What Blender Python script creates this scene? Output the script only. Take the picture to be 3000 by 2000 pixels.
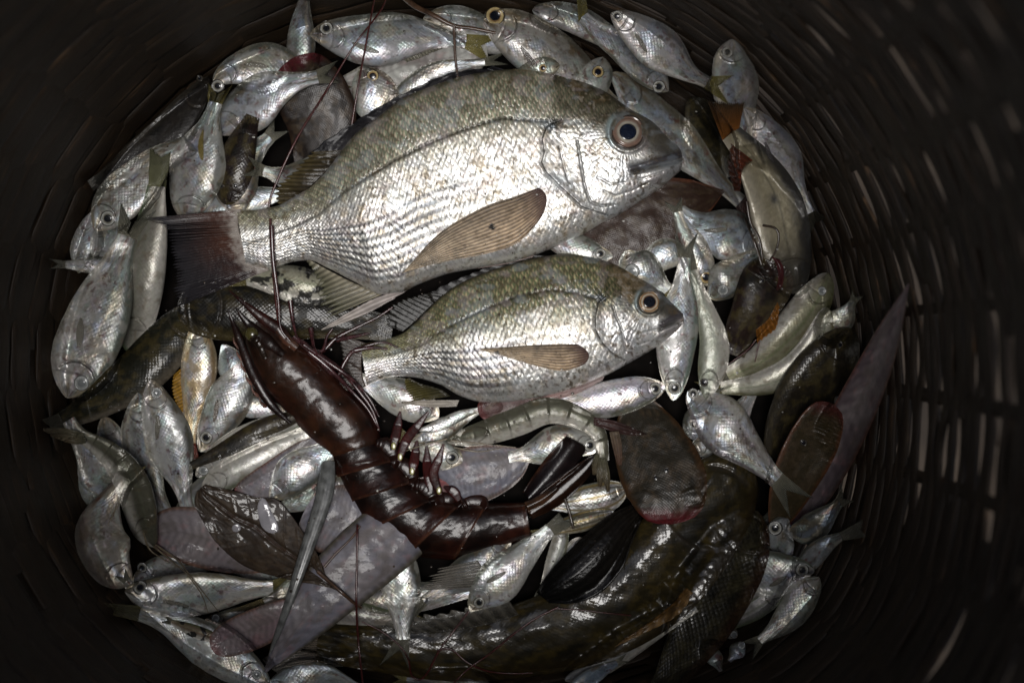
import bpy, math, random
import numpy as np

SC = bpy.context.scene
COL = SC.collection
for o in list(bpy.data.objects):
    bpy.data.objects.remove(o, do_unlink=True)

# ------------------------------------------------------------------ camera, light, exposure
S = 0.00018            # metres for one design unit (a pixel of the 3000 x 2000 frame at the height z = 0)
HC = 4444.0            # height of the camera over z = 0, in the same unit (0.80 m)
cam_d = bpy.data.cameras.new('camera')
cam = bpy.data.objects.new('camera', cam_d)
COL.objects.link(cam)
cam.location = (0, 0, HC * S)
cam_d.sensor_width = 36.0
cam_d.lens = 36.0 * HC / 3000.0
cam_d.clip_start = 0.01
cam_d.clip_end = 200
cam_d.dof.use_dof = True
cam_d.dof.focus_distance = HC * S - 0.012
cam_d.dof.aperture_fstop = 4.5
SC.camera = cam

SUN_EL, SUN_ROT = 84.0, 172.0
w = bpy.data.worlds.new('World')
SC.world = w
w.use_nodes = True
nt = w.node_tree
nt.nodes.clear()
sky = nt.nodes.new('ShaderNodeTexSky')
sky.sky_type = 'NISHITA'
sky.sun_disc = False
sky.sun_elevation = math.radians(SUN_EL)
sky.sun_rotation = math.radians(SUN_ROT)
sky.dust_density = 3.0
hs_ = nt.nodes.new('ShaderNodeHueSaturation')
hs_.inputs['Saturation'].default_value = 0.8
bg = nt.nodes.new('ShaderNodeBackground')
bg.inputs['Strength'].default_value = 0.07
wo = nt.nodes.new('ShaderNodeOutputWorld')
nt.links.new(sky.outputs[0], hs_.inputs['Color'])
nt.links.new(hs_.outputs[0], bg.inputs[0])
nt.links.new(bg.outputs[0], wo.inputs[0])

sun_d = bpy.data.lights.new('sun', 'SUN')
sun_d.energy = 1.6
sun_d.angle = math.radians(26)
sun_d.color = (1.0, 0.985, 0.965)
sun = bpy.data.objects.new('sun', sun_d)
COL.objects.link(sun)
sun.location = (0, 0, 3)
sun.rotation_euler = (math.radians(-(90 - SUN_EL)), 0, math.radians(-SUN_ROT))      # light comes in over the near rim

SC.view_settings.view_transform = 'Standard'
SC.view_settings.look = 'None'
SC.view_settings.gamma = 1.0
SC.view_settings.use_curve_mapping = False
SC.view_settings.exposure = 0.36
SC.cycles.max_bounces = 6

# ------------------------------------------------------------------ numeric helpers
def A(x):
    return np.asarray(x, dtype=float)

def to_world(P):
    k = 1 - P[..., 2] / HC
    return np.stack([(P[..., 0] - 1500) * S * k, (1000 - P[..., 1]) * S * k, P[..., 2] * S], -1)

_NT = np.random.RandomState(11).rand(256, 256)
def vnoise(x, y, seed=0):
    x = A(x) + seed * 17.31
    y = A(y) + seed * 9.77
    xi = np.floor(x).astype(int); yi = np.floor(y).astype(int)
    fx = x - xi; fy = y - yi
    fx = fx * fx * (3 - 2 * fx); fy = fy * fy * (3 - 2 * fy)
    t = lambda a, b: _NT[a % 256, b % 256]
    return (t(xi, yi) * (1 - fx) + t(xi + 1, yi) * fx) * (1 - fy) + (t(xi, yi + 1) * (1 - fx) + t(xi + 1, yi + 1) * fx) * fy

def fbm(x, y, seed=0, o=4):
    r = 0; a = 0.5; n = 0
    for i in range(o):
        r = r + a * vnoise(A(x) * 2 ** i, A(y) * 2 ** i, seed + i * 3); n += a; a *= 0.5
    return r / n

def sst(a, b, x):
    t = np.clip((A(x) - a) / (b - a), 0, 1)
    return t * t * (3 - 2 * t)

def mixc(c, d, f):
    return c * (1 - f[..., None]) + A(d) * f[..., None]

def curve(pts, n, ts=None):
    """smooth centripetal-ish Catmull-Rom through pts, n samples by arc length (any dimension)"""
    p = A(pts)
    if len(p) == 2:
        d = p
    else:
        q = np.vstack([2 * p[0] - p[1], p, 2 * p[-1] - p[-2]])
        d = []
        for i in range(1, len(q) - 2):
            t = np.linspace(0, 1, 24, endpoint=False)[:, None]
            a, b, c, e = q[i - 1], q[i], q[i + 1], q[i + 2]
            d.append(0.5 * (2 * b + (c - a) * t + (2 * a - 5 * b + 4 * c - e) * t * t + (3 * b - a - 3 * c + e) * t ** 3))
        d = np.vstack(d + [p[-1:]])
    L = np.r_[0, np.cumsum(np.linalg.norm(np.diff(d, axis=0), axis=1))]
    s = np.linspace(0, L[-1], n) if ts is None else A(ts) * L[-1]
    return np.stack([np.interp(s, L, d[:, k]) for k in range(d.shape[1])], 1)

def seg_dist(x, y, pts):
    """distance to a polyline, parameter 0..1 along it and signed side"""
    pts = A(pts)
    best = np.full(np.shape(x), 1e9); par = np.zeros(np.shape(x)); side = np.zeros(np.shape(x))
    n = len(pts) - 1
    for i in range(n):
        a, b = pts[i], pts[i + 1]
        d = b - a; l2 = d @ d + 1e-9
        t = np.clip(((x - a[0]) * d[0] + (y - a[1]) * d[1]) / l2, 0, 1)
        qx = x - (a[0] + t * d[0]); qy = y - (a[1] + t * d[1])
        r = np.hypot(qx, qy)
        m = r < best
        best = np.where(m, r, best); par = np.where(m, (i + t) / n, par)
        side = np.where(m, np.sign(d[0] * qy - d[1] * qx), side)
    return best, par, side

def gauss1(a, sig):
    k = int(sig * 3) + 1
    w_ = np.exp(-0.5 * (np.arange(-k, k + 1) / sig) ** 2); w_ /= w_.sum()
    return np.convolve(np.pad(a, k, mode='edge'), w_, mode='valid')

# ------------------------------------------------------------------ height of the pile (rests every thing on what lies below it)
GR = 4.0; GX0 = -400.0; GY0 = -400.0; GNX = 950; GNY = 700
HM = np.full((GNY, GNX), -190.0)

def hsample(x, y):
    fx = np.clip((A(x) - GX0) / GR, 0, GNX - 2.001); fy = np.clip((A(y) - GY0) / GR, 0, GNY - 2.001)
    i = fx.astype(int); j = fy.astype(int); u = fx - i; v = fy - j
    return (HM[j, i] * (1 - u) + HM[j, i + 1] * u) * (1 - v) + (HM[j + 1, i] * (1 - u) + HM[j + 1, i + 1] * u) * v

def splat(P):
    global HM
    P = P.reshape(-1, 3)
    i = np.clip(((P[:, 0] - GX0) / GR).round().astype(int), 1, GNX - 2)
    j = np.clip(((P[:, 1] - GY0) / GR).round().astype(int), 1, GNY - 2)
    T = np.full_like(HM, -1e6)
    np.maximum.at(T, (j, i), P[:, 2])
    D = T.copy()
    for a in (-1, 0, 1):
        for b in (-1, 0, 1):
            D = np.maximum(D, np.roll(np.roll(T, a, 0), b, 1))
    T = np.where(T < -1e5, D, T)
    HM = np.maximum(HM, T)

# ------------------------------------------------------------------ objects
def setp(o, label=None, cat=None, group=None, kind=None):
    for k, v in (('label', label), ('category', cat), ('group', group), ('kind', kind)):
        if v: o[k] = v
    return o

REG = []; REGROOT = []
def thing(name, label, cat, loc_px, group=None):
    o = bpy.data.objects.new(name, None)
    COL.objects.link(o)
    o.empty_display_size = 0.01
    o.location = to_world(A(loc_px)); REGROOT.append((o, A(loc_px)))
    return setp(o, label, cat, group)

def mesh_obj(name, V, F, mat, parent=None, col=None, par=None, uv=None, label=None, outward=True, smooth=True):
    """V (n,3) in design units, F (m,4) quads (or list of tris/quads as one array)"""
    Wv = to_world(V)
    root = parent
    while root is not None and root.parent is not None:
        root = root.parent
    org = A(root.location) if root is not None else np.zeros(3)
    Wv = Wv - org
    F = np.asarray(F)
    p0, p1, p2, p3 = (Wv[F[:, k]] for k in ((0, 1, 2, 3) if F.shape[1] == 4 else (0, 1, 2, 2)))
    nrm = np.cross(p2 - p0, p3 - p1) if F.shape[1] == 4 else np.cross(p1 - p0, p2 - p0)
    if outward:
        c = Wv.mean(0)
        sgn = np.sum(nrm * ((p0 + p2) / 2 - c))
    else:
        sgn = nrm[:, 2].sum()
    if sgn < 0:
        F = F[:, ::-1]
    me = bpy.data.meshes.new(name)
    k = F.shape[1]
    me.vertices.add(len(Wv)); me.vertices.foreach_set('co', Wv.astype(np.float32).ravel())
    me.loops.add(F.size); me.loops.foreach_set('vertex_index', F.astype(np.int32).ravel())
    me.polygons.add(len(F)); me.polygons.foreach_set('loop_start', np.arange(0, F.size, k, dtype=np.int32))
    me.polygons.foreach_set('use_smooth', np.full(len(F), smooth))
    me.update(calc_edges=True)
    if col is not None:
        at = me.attributes.new('Col', 'FLOAT_COLOR', 'POINT')
        at.data.foreach_set('color', np.c_[col, np.ones(len(col))].astype(np.float32).ravel())
    if par is not None:
        at = me.attributes.new('par', 'FLOAT_COLOR', 'POINT')
        at.data.foreach_set('color', par.astype(np.float32).ravel())
    if uv is not None:
        l = me.uv_layers.new(name='UVMap')
        l.data.foreach_set('uv', uv[F.ravel()].astype(np.float32).ravel())
    me.materials.append(mat)
    o = bpy.data.objects.new(name, me)
    COL.objects.link(o)
    if parent is not None:
        o.parent = parent
    if label: o['label'] = label
    if root is None or root.name != 'woven_basket': REG.append((o, V.astype(float), root))
    return o

def grid_faces(n, m, wrap=False):
    i = np.arange(n - 1)[:, None]; j = np.arange(m if wrap else m - 1)[None, :]
    j2 = (j + 1) % m
    return np.stack([i * m + j, i * m + j2, (i + 1) * m + j2, (i + 1) * m + j], -1).reshape(-1, 4)

# ------------------------------------------------------------------ materials
def new_mat(name):
    m = bpy.data.materials.new(name); m.use_nodes = True
    n = m.node_tree; n.nodes.clear()
    out = n.nodes.new('ShaderNodeOutputMaterial')
    b = n.nodes.new('ShaderNodeBsdfPrincipled')
    n.links.new(b.outputs[0], out.inputs[0])
    return m, n, b, out

def math_node(n, op, a, b=None, c=None):
    x = n.nodes.new('ShaderNodeMath'); x.operation = op
    for i, v in enumerate((a, b, c)):
        if v is None: continue
        if isinstance(v, (int, float)): x.inputs[i].default_value = v
        else: n.links.new(v, x.inputs[i])
    return x.outputs[0]

def mix_rgb(n, blend, f, a, b):
    x = n.nodes.new('ShaderNodeMix'); x.data_type = 'RGBA'; x.blend_type = blend
    for s, v in ((x.inputs[0], f), (x.inputs[6], a), (x.inputs[7], b)):
        if isinstance(v, (int, float)): s.default_value = v
        elif isinstance(v, tuple): s.default_value = v
        else: n.links.new(v, s)
    return x.outputs[2]

def make_skin(name, scale_rot=True, irid=0.14, noise_bump=0.00006):
    """wet fish skin: colour and (metallic, roughness, scale relief, coat) come from the mesh; scales from the UV"""
    m, n, b, out = new_mat(name)
    ca = n.nodes.new('ShaderNodeAttribute'); ca.attribute_name = 'Col'
    pa = n.nodes.new('ShaderNodeAttribute'); pa.attribute_name = 'par'
    sp = n.nodes.new('ShaderNodeSeparateColor'); n.links.new(pa.outputs['Color'], sp.inputs[0])
    uv = n.nodes.new('ShaderNodeUVMap'); uv.uv_map = 'UVMap'
    mp = n.nodes.new('ShaderNodeMapping'); mp.inputs['Rotation'].default_value = (0, 0, math.radians(45))
    n.links.new(uv.outputs[0], mp.inputs[0])
    vo = n.nodes.new('ShaderNodeTexVoronoi'); vo.voronoi_dimensions = '2D'; vo.inputs['Scale'].default_value = 1.0
    vo.inputs['Randomness'].default_value = 0.18
    n.links.new(mp.outputs[0], vo.inputs['Vector'])
    cs = n.nodes.new('ShaderNodeSeparateColor'); n.links.new(vo.outputs['Color'], cs.inputs[0])
    tc = n.nodes.new('ShaderNodeTexCoord')
    no = n.nodes.new('ShaderNodeTexNoise'); no.inputs['Scale'].default_value = 420.0; no.inputs['Detail'].default_value = 4
    n.links.new(tc.outputs['Object'], no.inputs['Vector'])
    no2 = n.nodes.new('ShaderNodeTexNoise'); no2.inputs['Scale'].default_value = 90.0; no2.inputs['Detail'].default_value = 3
    n.links.new(tc.outputs['Object'], no2.inputs['Vector'])
    # iridescence painted into the base colour: hue drifting with scale and place
    ir = mix_rgb(n, 'MIX', 0.6, vo.outputs['Color'], no2.outputs['Color'])
    ir2 = mix_rgb(n, 'MIX', 0.55, ir, (0.60, 0.63, 0.62, 1))
    irm = math_node(n, 'MULTIPLY', sp.outputs[0], irid)
    sc_ = mix_rgb(n, 'MULTIPLY', 1.0, ca.outputs['Color'], mix_rgb(n, 'ADD', 1.0, ir2, (0.42, 0.42, 0.42, 1)))
    c1 = mix_rgb(n, 'MIX', math_node(n, 'MULTIPLY', irm, 4.0), ca.outputs['Color'], sc_)
    # scale rims darker, small specks
    rim = math_node(n, 'MULTIPLY', math_node(n, 'SUBTRACT', vo.outputs['Distance'], 0.35), 1.6)
    rim.node.use_clamp = True
    rimf = math_node(n, 'MULTIPLY', rim, sp.outputs[2])
    c2 = mix_rgb(n, 'MULTIPLY', rimf, c1, (0.28, 0.25, 0.21, 1))
    spk = n.nodes.new('ShaderNodeMapRange'); spk.inputs[1].default_value = 0.56; spk.inputs[2].default_value = 0.66
    n.links.new(no.outputs['Fac'], spk.inputs[0])
    c3 = mix_rgb(n, 'MULTIPLY', math_node(n, 'MULTIPLY', spk.outputs[0], math_node(n, 'MULTIPLY', math_node(n, 'MAXIMUM', sp.outputs[0], math_node(n, 'MULTIPLY', sp.outputs[2], 1.2)), 0.7)), c2, (0.35, 0.29, 0.2, 1))
    n.links.new(c3, b.inputs['Base Color'])
    n.links.new(sp.outputs[0], b.inputs['Metallic'])
    rr = math_node(n, 'ADD', sp.outputs[1], math_node(n, 'MULTIPLY', math_node(n, 'SUBTRACT', no.outputs['Fac'], 0.5), 0.25))
    n.links.new(rr, b.inputs['Roughness'])
    b.inputs['Coat Roughness'].default_value = 0.05
    b.inputs['Specular IOR Level'].default_value = 0.2
    cw = n.nodes.new('ShaderNodeMapRange'); cw.inputs[1].default_value = 0.43; cw.inputs[2].default_value = 0.50
    n.links.new(no2.outputs['Fac'], cw.inputs[0])
    n.links.new(math_node(n, 'MULTIPLY', pa.outputs['Alpha'], cw.outputs[0]), b.inputs['Coat Weight'])
    # relief
    hs = math_node(n, 'ADD', math_node(n, 'MULTIPLY', vo.outputs['Distance'], -1.0), math_node(n, 'MULTIPLY', cs.outputs[0], 0.28))
    h1 = math_node(n, 'MULTIPLY', hs, sp.outputs[2])
    bu = n.nodes.new('ShaderNodeBump'); bu.inputs['Distance'].default_value = 0.00050; bu.inputs['Strength'].default_value = 0.65
    n.links.new(h1, bu.inputs['Height'])
    bu2 = n.nodes.new('ShaderNodeBump'); bu2.inputs['Distance'].default_value = noise_bump * 4; bu2.inputs['Strength'].default_value = 0.6
    n.links.new(no.outputs['Fac'], bu2.inputs['Height']); n.links.new(bu.outputs[0], bu2.inputs['Normal'])
    n.links.new(bu2.outputs[0], b.inputs['Normal'])
    bu3 = n.nodes.new('ShaderNodeBump'); bu3.inputs['Distance'].default_value = 0.0006; bu3.inputs['Strength'].default_value = 0.25
    n.links.new(no2.outputs['Fac'], bu3.inputs['Height']); n.links.new(bu2.outputs[0], bu3.inputs['Normal'])
    n.links.new(bu3.outputs[0], b.inputs['Coat Normal'])
    return m

M_SKIN = make_skin('wet_fish_skin')
M_BREAM = make_skin('bream_skin', irid=0.05, noise_bump=0.00004)

def make_fin():
    m, n, b, out = new_mat('fin_membrane')
    ca = n.nodes.new('ShaderNodeAttribute'); ca.attribute_name = 'Col'
    pa = n.nodes.new('ShaderNodeAttribute'); pa.attribute_name = 'par'
    tc = n.nodes.new('ShaderNodeTexCoord')
    no = n.nodes.new('ShaderNodeTexNoise'); no.inputs['Scale'].default_value = 300.0
    n.links.new(tc.outputs['Object'], no.inputs['Vector'])
    n.links.new(ca.outputs['Color'], b.inputs['Base Color'])
    sp = n.nodes.new('ShaderNodeSeparateColor'); n.links.new(pa.outputs['Color'], sp.inputs[0])
    n.links.new(sp.outputs[0], b.inputs['Alpha'])
    n.links.new(sp.outputs[1], b.inputs['Roughness'])
    b.inputs['Coat Weight'].default_value = 0.14; b.inputs['Coat Roughness'].default_value = 0.06; b.inputs['Specular IOR Level'].default_value = 0.10
    bu = n.nodes.new('ShaderNodeBump'); bu.inputs['Distance'].default_value = 0.0008; bu.inputs['Strength'].default_value = 0.6
    n.links.new(no.outputs['Fac'], bu.inputs['Height']); n.links.new(bu.outputs[0], b.inputs['Normal'])
    return m
M_FIN = make_fin()

def make_eye():
    m, n, b, out = new_mat('fish_eye')
    ca = n.nodes.new('ShaderNodeAttribute'); ca.attribute_name = 'Col'
    n.links.new(ca.outputs['Color'], b.inputs['Base Color'])
    b.inputs['Roughness'].default_value = 0.25; b.inputs['Coat Weight'].default_value = 1.0; b.inputs['Coat Roughness'].default_value = 0.02
    return m
M_EYE = make_eye()

def make_shell():
    m, n, b, out = new_mat('prawn_shell')
    ca = n.nodes.new('ShaderNodeAttribute'); ca.attribute_name = 'Col'
    tc = n.nodes.new('ShaderNodeTexCoord')
    no = n.nodes.new('ShaderNodeTexNoise'); no.inputs['Scale'].default_value = 95.0; no.inputs['Detail'].default_value = 8; no.inputs['Roughness'].default_value = .62
    no2 = n.nodes.new('ShaderNodeTexNoise'); no2.inputs['Scale'].default_value = 900.0; no2.inputs['Detail'].default_value = 2
    for q in (no, no2): n.links.new(tc.outputs['Object'], q.inputs['Vector'])
    cr = n.nodes.new('ShaderNodeValToRGB'); cr.color_ramp.elements[0].position = .32; cr.color_ramp.elements[1].position = .72
    cr.color_ramp.elements[0].color = (.18, .17, .17, 1); cr.color_ramp.elements[1].color = (1.10, .90, .74, 1)
    n.links.new(no.outputs['Fac'], cr.inputs[0])
    c = mix_rgb(n, 'MULTIPLY', 1.0, ca.outputs['Color'], cr.outputs[0])
    n.links.new(c, b.inputs['Base Color'])
    b.inputs['Roughness'].default_value = 0.35
    b.inputs['Specular IOR Level'].default_value = 0.2
    b.inputs['Coat Weight'].default_value = 0.45; b.inputs['Coat Roughness'].default_value = 0.035
    b.inputs['Subsurface Weight'].default_value = 0.08
    b.inputs['Subsurface Radius'].default_value = (0.004, 0.001, 0.0006); b.inputs['Subsurface Scale'].default_value = 0.5
    bu = n.nodes.new('ShaderNodeBump'); bu.inputs['Distance'].default_value = 0.0016; bu.inputs['Strength'].default_value = 0.25
    n.links.new(no.outputs['Fac'], bu.inputs['Height'])
    bu2 = n.nodes.new('ShaderNodeBump'); bu2.inputs['Distance'].default_value = 0.0002; bu2.inputs['Strength'].default_value = 0.5
    n.links.new(no2.outputs['Fac'], bu2.inputs['Height']); n.links.new(bu.outputs[0], bu2.inputs['Normal'])
    n.links.new(bu2.outputs[0], b.inputs['Normal']); n.links.new(bu.outputs[0], b.inputs['Coat Normal'])
    return m
M_SHELL = make_shell()

def make_strip():
    m, n, b, out = new_mat('dark_bamboo_splint')
    uv = n.nodes.new('ShaderNodeUVMap'); uv.uv_map = 'UVMap'
    mp = n.nodes.new('ShaderNodeMapping'); mp.inputs['Scale'].default_value = (1.2, 46, 1)
    n.links.new(uv.outputs[0], mp.inputs[0])
    no = n.nodes.new('ShaderNodeTexNoise'); no.inputs['Scale'].default_value = 1.0; no.inputs['Detail'].default_value = 5
    n.links.new(mp.outputs[0], no.inputs['Vector'])
    mp2 = n.nodes.new('ShaderNodeMapping'); mp2.inputs['Scale'].default_value = (0.35, 1.7, 1)
    n.links.new(uv.outputs[0], mp2.inputs[0])
    no2 = n.nodes.new('ShaderNodeTexNoise'); no2.inputs['Scale'].default_value = 1.0; no2.inputs['Detail'].default_value = 3
    n.links.new(mp2.outputs[0], no2.inputs['Vector'])
    cr = n.nodes.new('ShaderNodeValToRGB')
    e = cr.color_ramp.elements
    e[0].position = 0.35; e[0].color = (0.008, 0.0058, 0.004, 1)
    e[1].position = 0.62; e[1].color = (0.028, 0.018, 0.0105, 1)
    e.new(0.8).color = (0.24, 0.135, 0.065, 1)
    s = math_node(n, 'ADD', math_node(n, 'MULTIPLY', no.outputs['Fac'], 0.55), math_node(n, 'MULTIPLY', no2.outputs['Fac'], 0.5))
    n.links.new(s, cr.inputs[0])
    n.links.new(cr.outputs[0], b.inputs['Base Color'])
    b.inputs['Roughness'].default_value = 0.45
    b.inputs['Specular IOR Level'].default_value = 0.13
    bu = n.nodes.new('ShaderNodeBump'); bu.inputs['Distance'].default_value = 0.0009; bu.inputs['Strength'].default_value = 0.8
    n.links.new(no.outputs['Fac'], bu.inputs['Height']); n.links.new(bu.outputs[0], b.inputs['Normal'])
    return m
M_STRIP = make_strip()

def plain(name, color, rough=0.4, coat=0.0, noise=0.0, scale=200.0):
    m, n, b, out = new_mat(name)
    tc = n.nodes.new('ShaderNodeTexCoord')
    no = n.nodes.new('ShaderNodeTexNoise'); no.inputs['Scale'].default_value = scale; no.inputs['Detail'].default_value = 6
    n.links.new(tc.outputs['Object'], no.inputs['Vector'])
    cr = n.nodes.new('ShaderNodeValToRGB')
    cr.color_ramp.elements[0].position = 0.3; cr.color_ramp.elements[1].position = 0.7
    cr.color_ramp.elements[0].color = tuple(c * (1 - noise) for c in color) + (1,)
    cr.color_ramp.elements[1].color = tuple(c * (1 + noise) for c in color) + (1,)
    n.links.new(no.outputs['Fac'], cr.inputs[0]); n.links.new(cr.outputs[0], b.inputs['Base Color'])
    b.inputs['Roughness'].default_value = rough; b.inputs['Coat Weight'].default_value = coat; b.inputs['Coat Roughness'].default_value = 0.06
    bu = n.nodes.new('ShaderNodeBump'); bu.inputs['Distance'].default_value = 0.0005; bu.inputs['Strength'].default_value = 0.4
    n.links.new(no.outputs['Fac'], bu.inputs['Height']); n.links.new(bu.outputs[0], b.inputs['Normal'])
    return m
M_SOIL = plain('dry_pale_soil', (0.050, 0.036, 0.024), 0.9, 0, 0.45, 25.0)
M_FLOOR = plain('dark_basket_base', (0.004, 0.003, 0.0025), 0.9, 0.0, 0.5, 120.0)
M_FLOOR.node_tree.nodes['Principled BSDF'].inputs['Specular IOR Level'].default_value = 0.1

# ------------------------------------------------------------------ the ground and the basket
BX, BY, BRX, BRY = 1310.0, 1035.0, 1172.0, 1078.0     # middle and half axes of the basket at z = 0
def wall_f(z):
    return np.interp(z, [-260, -190, 0, 400, 900, 1500, 2050, 2350], [0.88, 0.95, 1.0, 1.045, 1.075, 1.06, 1.0, 0.965])  # upper wall drawn in, its unseen mouth shaped to dim the outer pile

def wall_pt(ph, z, off=0.0):
    """a point of the basket wall in design units (projected x, y and height z)"""
    f = wall_f(z)
    pa = (np.asarray(ph) + math.pi) % (2 * math.pi) - math.pi            # the bowl is not quite oval
    f = f * (1 + .085 * np.exp(-((pa + .66) / .42) ** 2) + .03 * np.exp(-((pa + 2.45) / .4) ** 2))
    ex = BRX * f + off; ey = BRY * f + off
    k = 1 - A(z) / HC
    X = (BX - 1500) + ex * np.cos(ph); Y = (BY - 1000) - ey * np.sin(ph)      # true offsets, unit = px at z=0
    return np.stack([1500 + X / k, 1000 + Y / k, np.broadcast_to(z, X.shape).astype(float)], -1)

gx = np.array([[-1, -1], [1, -1], [1, 1], [-1, 1]]) * 30.0
gme = bpy.data.meshes.new('ground')
gme.from_pydata([(x, y, -290 * S) for x, y in gx], [], [(0, 1, 2, 3)])
gme.materials.append(M_SOIL)
gob = bpy.data.objects.new('ground', gme); COL.objects.link(gob)
setp(gob, 'pale dry soil seen through the gaps of the basket', 'ground', None, 'structure')

basket = thing('woven_basket', 'dark woven bamboo basket with unseen mouth narrowed for shade holding the whole catch', 'basket', (BX, BY, -270))
rs = np.random.RandomState(4)
NST = 34
row = 0
z = -215.0
while z < 2330:
    n = 420
    a0 = rs.rand() * 2 * math.pi
    ph = np.linspace(a0, a0 + 2 * math.pi * (0.97 + 0.06 * rs.rand()), n)
    right = sst(0.25, 0.9, np.cos(ph - 0.32)) * (.72 + .5 * vnoise(ph * 6 + 3, np.full(n, row * .33)))                     # looser weave on the right side
    jit = (vnoise(ph * 9.0 + row * 13.7, np.full(n, row * 1.7)) - 0.5) * (7 + 30 * right)
    tilt = 22.0 * np.sin(ph * 1.0 + row * 0.05) * 0
    hh = 0.5 * (104 - 63 * right + 14 * (vnoise(ph * 3 + row * 3.3, np.full(n, row * 2.9)) - 0.5))
    zz = z + jit + tilt + (ph - a0 - math.pi) * 9.0
    amp = 5.0
    off = amp * np.cos(NST / 2 * ph + math.pi * row) + 4 * (vnoise(ph * 9, np.full(n, row * 5.1)) - 0.5)
    th = 3.5 + rs.rand() * 2
    sec = [(-1, -th), (-0.6, -th - 2.0), (0.6, -th - 2.0), (1, -th), (1, th), (-1, th)]
    P = np.stack([wall_pt(ph, zz + s * hh, off + t) for s, t in sec], 1)
    uv = np.stack([np.broadcast_to((ph * 1100 / 100.0)[:, None], (n, 6)) + row * 7.3, np.broadcast_to(A([s for s, t in sec])[None] * 0.4, (n, 6)) + row * 3.1], -1)
    mesh_obj('weaver', P.reshape(-1, 3), grid_faces(n, 6, True), M_STRIP, basket, uv=uv.reshape(-1, 2))
    for j in (1, 2):
        splat(P[:, j])
    z += (40 + rs.rand() * 5) / math.hypot(1, float(np.interp(z, [0, 900, 2000], [.2, .2, .2])))
    row += 1
for k in range(NST):
    ph0 = 2 * math.pi * (k + 0.5) / NST
    n = 40
    zz = np.linspace(-255, 2330, n)
    wd = (13 + 5 * rs.rand()) / 1100.0
    ph = ph0 + 0.010 * np.sin(zz / 500 + k)
    P = np.stack([wall_pt(ph + s * wd, zz, t) for s, t in ((-1, -4), (1, -4), (1, 4), (-1, 4))], 1)
    uv = np.stack([np.broadcast_to((zz / 100)[:, None], (n, 4)) + k * 5.3, np.broadcast_to(A([0, .4, .4, 0])[None], (n, 4)) + k * 2.7], -1)
    mesh_obj('stake', P.reshape(-1, 3), grid_faces(n, 4, True), M_STRIP, basket, uv=uv.reshape(-1, 2))
# wall also stops the pile
PITCH_ = 0
for zz in np.arange(-230, 2320, 3.0):
    splat(wall_pt(np.linspace(0, 2 * math.pi, 1200), np.full(1200, zz), -11.0))
HW = None
phr = np.linspace(0, 2 * math.pi, 160, endpoint=False)
rimP = np.stack([wall_pt(phr, np.full(160, 2350 + 40 * math.sin(t)), 34 * math.cos(t)) for t in np.linspace(0, 2 * math.pi, 12, endpoint=False)], 0)
mesh_obj('rim', rimP.transpose(1, 0, 2).reshape(-1, 3), np.vstack([grid_faces(160, 12, True), np.stack([159 * 12 + np.arange(12), 159 * 12 + (np.arange(12) + 1) % 12, (np.arange(12) + 1) % 12, np.arange(12)], -1)]), M_STRIP, basket, uv=np.zeros((1920, 2)))
flo = [wall_pt(phr, np.full(160, zf), o) for zf, o in ((-262, 0), (-240, -8), (-212, -40), (-205, -300), (-203, -700), (-203, -1000))]
mesh_obj('base', np.stack(flo, 0).reshape(-1, 3), grid_faces(6, 160, True), M_FLOOR, basket, outward=False)

# ------------------------------------------------------------------ fish bodies
PROFILES = {
    # u, back, belly (share of the full width), half thickness (share of the half width)
    'herring': ([0, .015, .05, .10, .18, .28, .40, .52, .66, .80, .92, 1], [.02, .10, .19, .27, .36, .44, .49, .48, .38, .25, .165, .16],
                [.02, .07, .15, .24, .36, .46, .51, .49, .37, .23, .155, .15], [.05, .32, .42, .46, .48, .47, .45, .44, .42, .38, .34, .26]),
    'deep': ([0, .015, .05, .10, .18, .28, .40, .52, .66, .80, .92, 1], [.02, .10, .21, .31, .42, .49, .51, .48, .38, .25, .16, .15],
             [.02, .08, .18, .28, .40, .49, .52, .48, .36, .22, .15, .14], [.05, .30, .36, .40, .40, .40, .38, .36, .36, .36, .34, .26]),
    'slim': ([0, .015, .05, .10, .18, .28, .40, .52, .66, .80, .92, 1], [.03, .15, .25, .33, .42, .47, .50, .48, .42, .33, .24, .20],
             [.03, .12, .22, .32, .42, .48, .50, .48, .41, .31, .22, .18], [.10, .5, .62, .66, .68, .66, .64, .60, .56, .5, .4, .3]),
    'sole': ([0, .012, .035, .08, .15, .28, .42, .56, .70, .82, .93, 1], [.03, .17, .28, .37, .44, .50, .50, .46, .38, .27, .12, .01],
             [.03, .17, .28, .37, .44, .50, .50, .46, .38, .27, .12, .01], [.1, .16, .20, .22, .22, .20, .18, .17, .17, .18, .2, .3]),
    'goby': ([0, .012, .04, .09, .17, .28, .40, .52, .66, .80, .92, 1], [.08, .22, .34, .43, .49, .50, .47, .42, .35, .28, .22, .20],
             [.08, .22, .34, .43, .49, .50, .47, .42, .35, .28, .22, .20], [.2, .42, .56, .62, .64, .64, .62, .60, .56, .5, .42, .3]),
}
PROFILES['blunt'] = (PROFILES['goby'][0], PROFILES['herring'][1], PROFILES['herring'][2], PROFILES['goby'][3])

class Body:
    pass

def prof(name, u):
    p = PROFILES[name]
    out = []
    for k in (1, 2, 3):
        f = np.interp(u, p[0], p[k])
        out.append(f)
    n = len(u)
    sg = n / 60.0
    def sm(a):
        b = gauss1(a, sg)
        t = sst(0.02, 0.12, u)
        return a * (1 - t) + b * t
    return [sm(a) for a in out]

SIDE = {'d': (0, 1), 'u': (0, -1), 'l': (-1, 0), 'r': (1, 0)}

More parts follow.
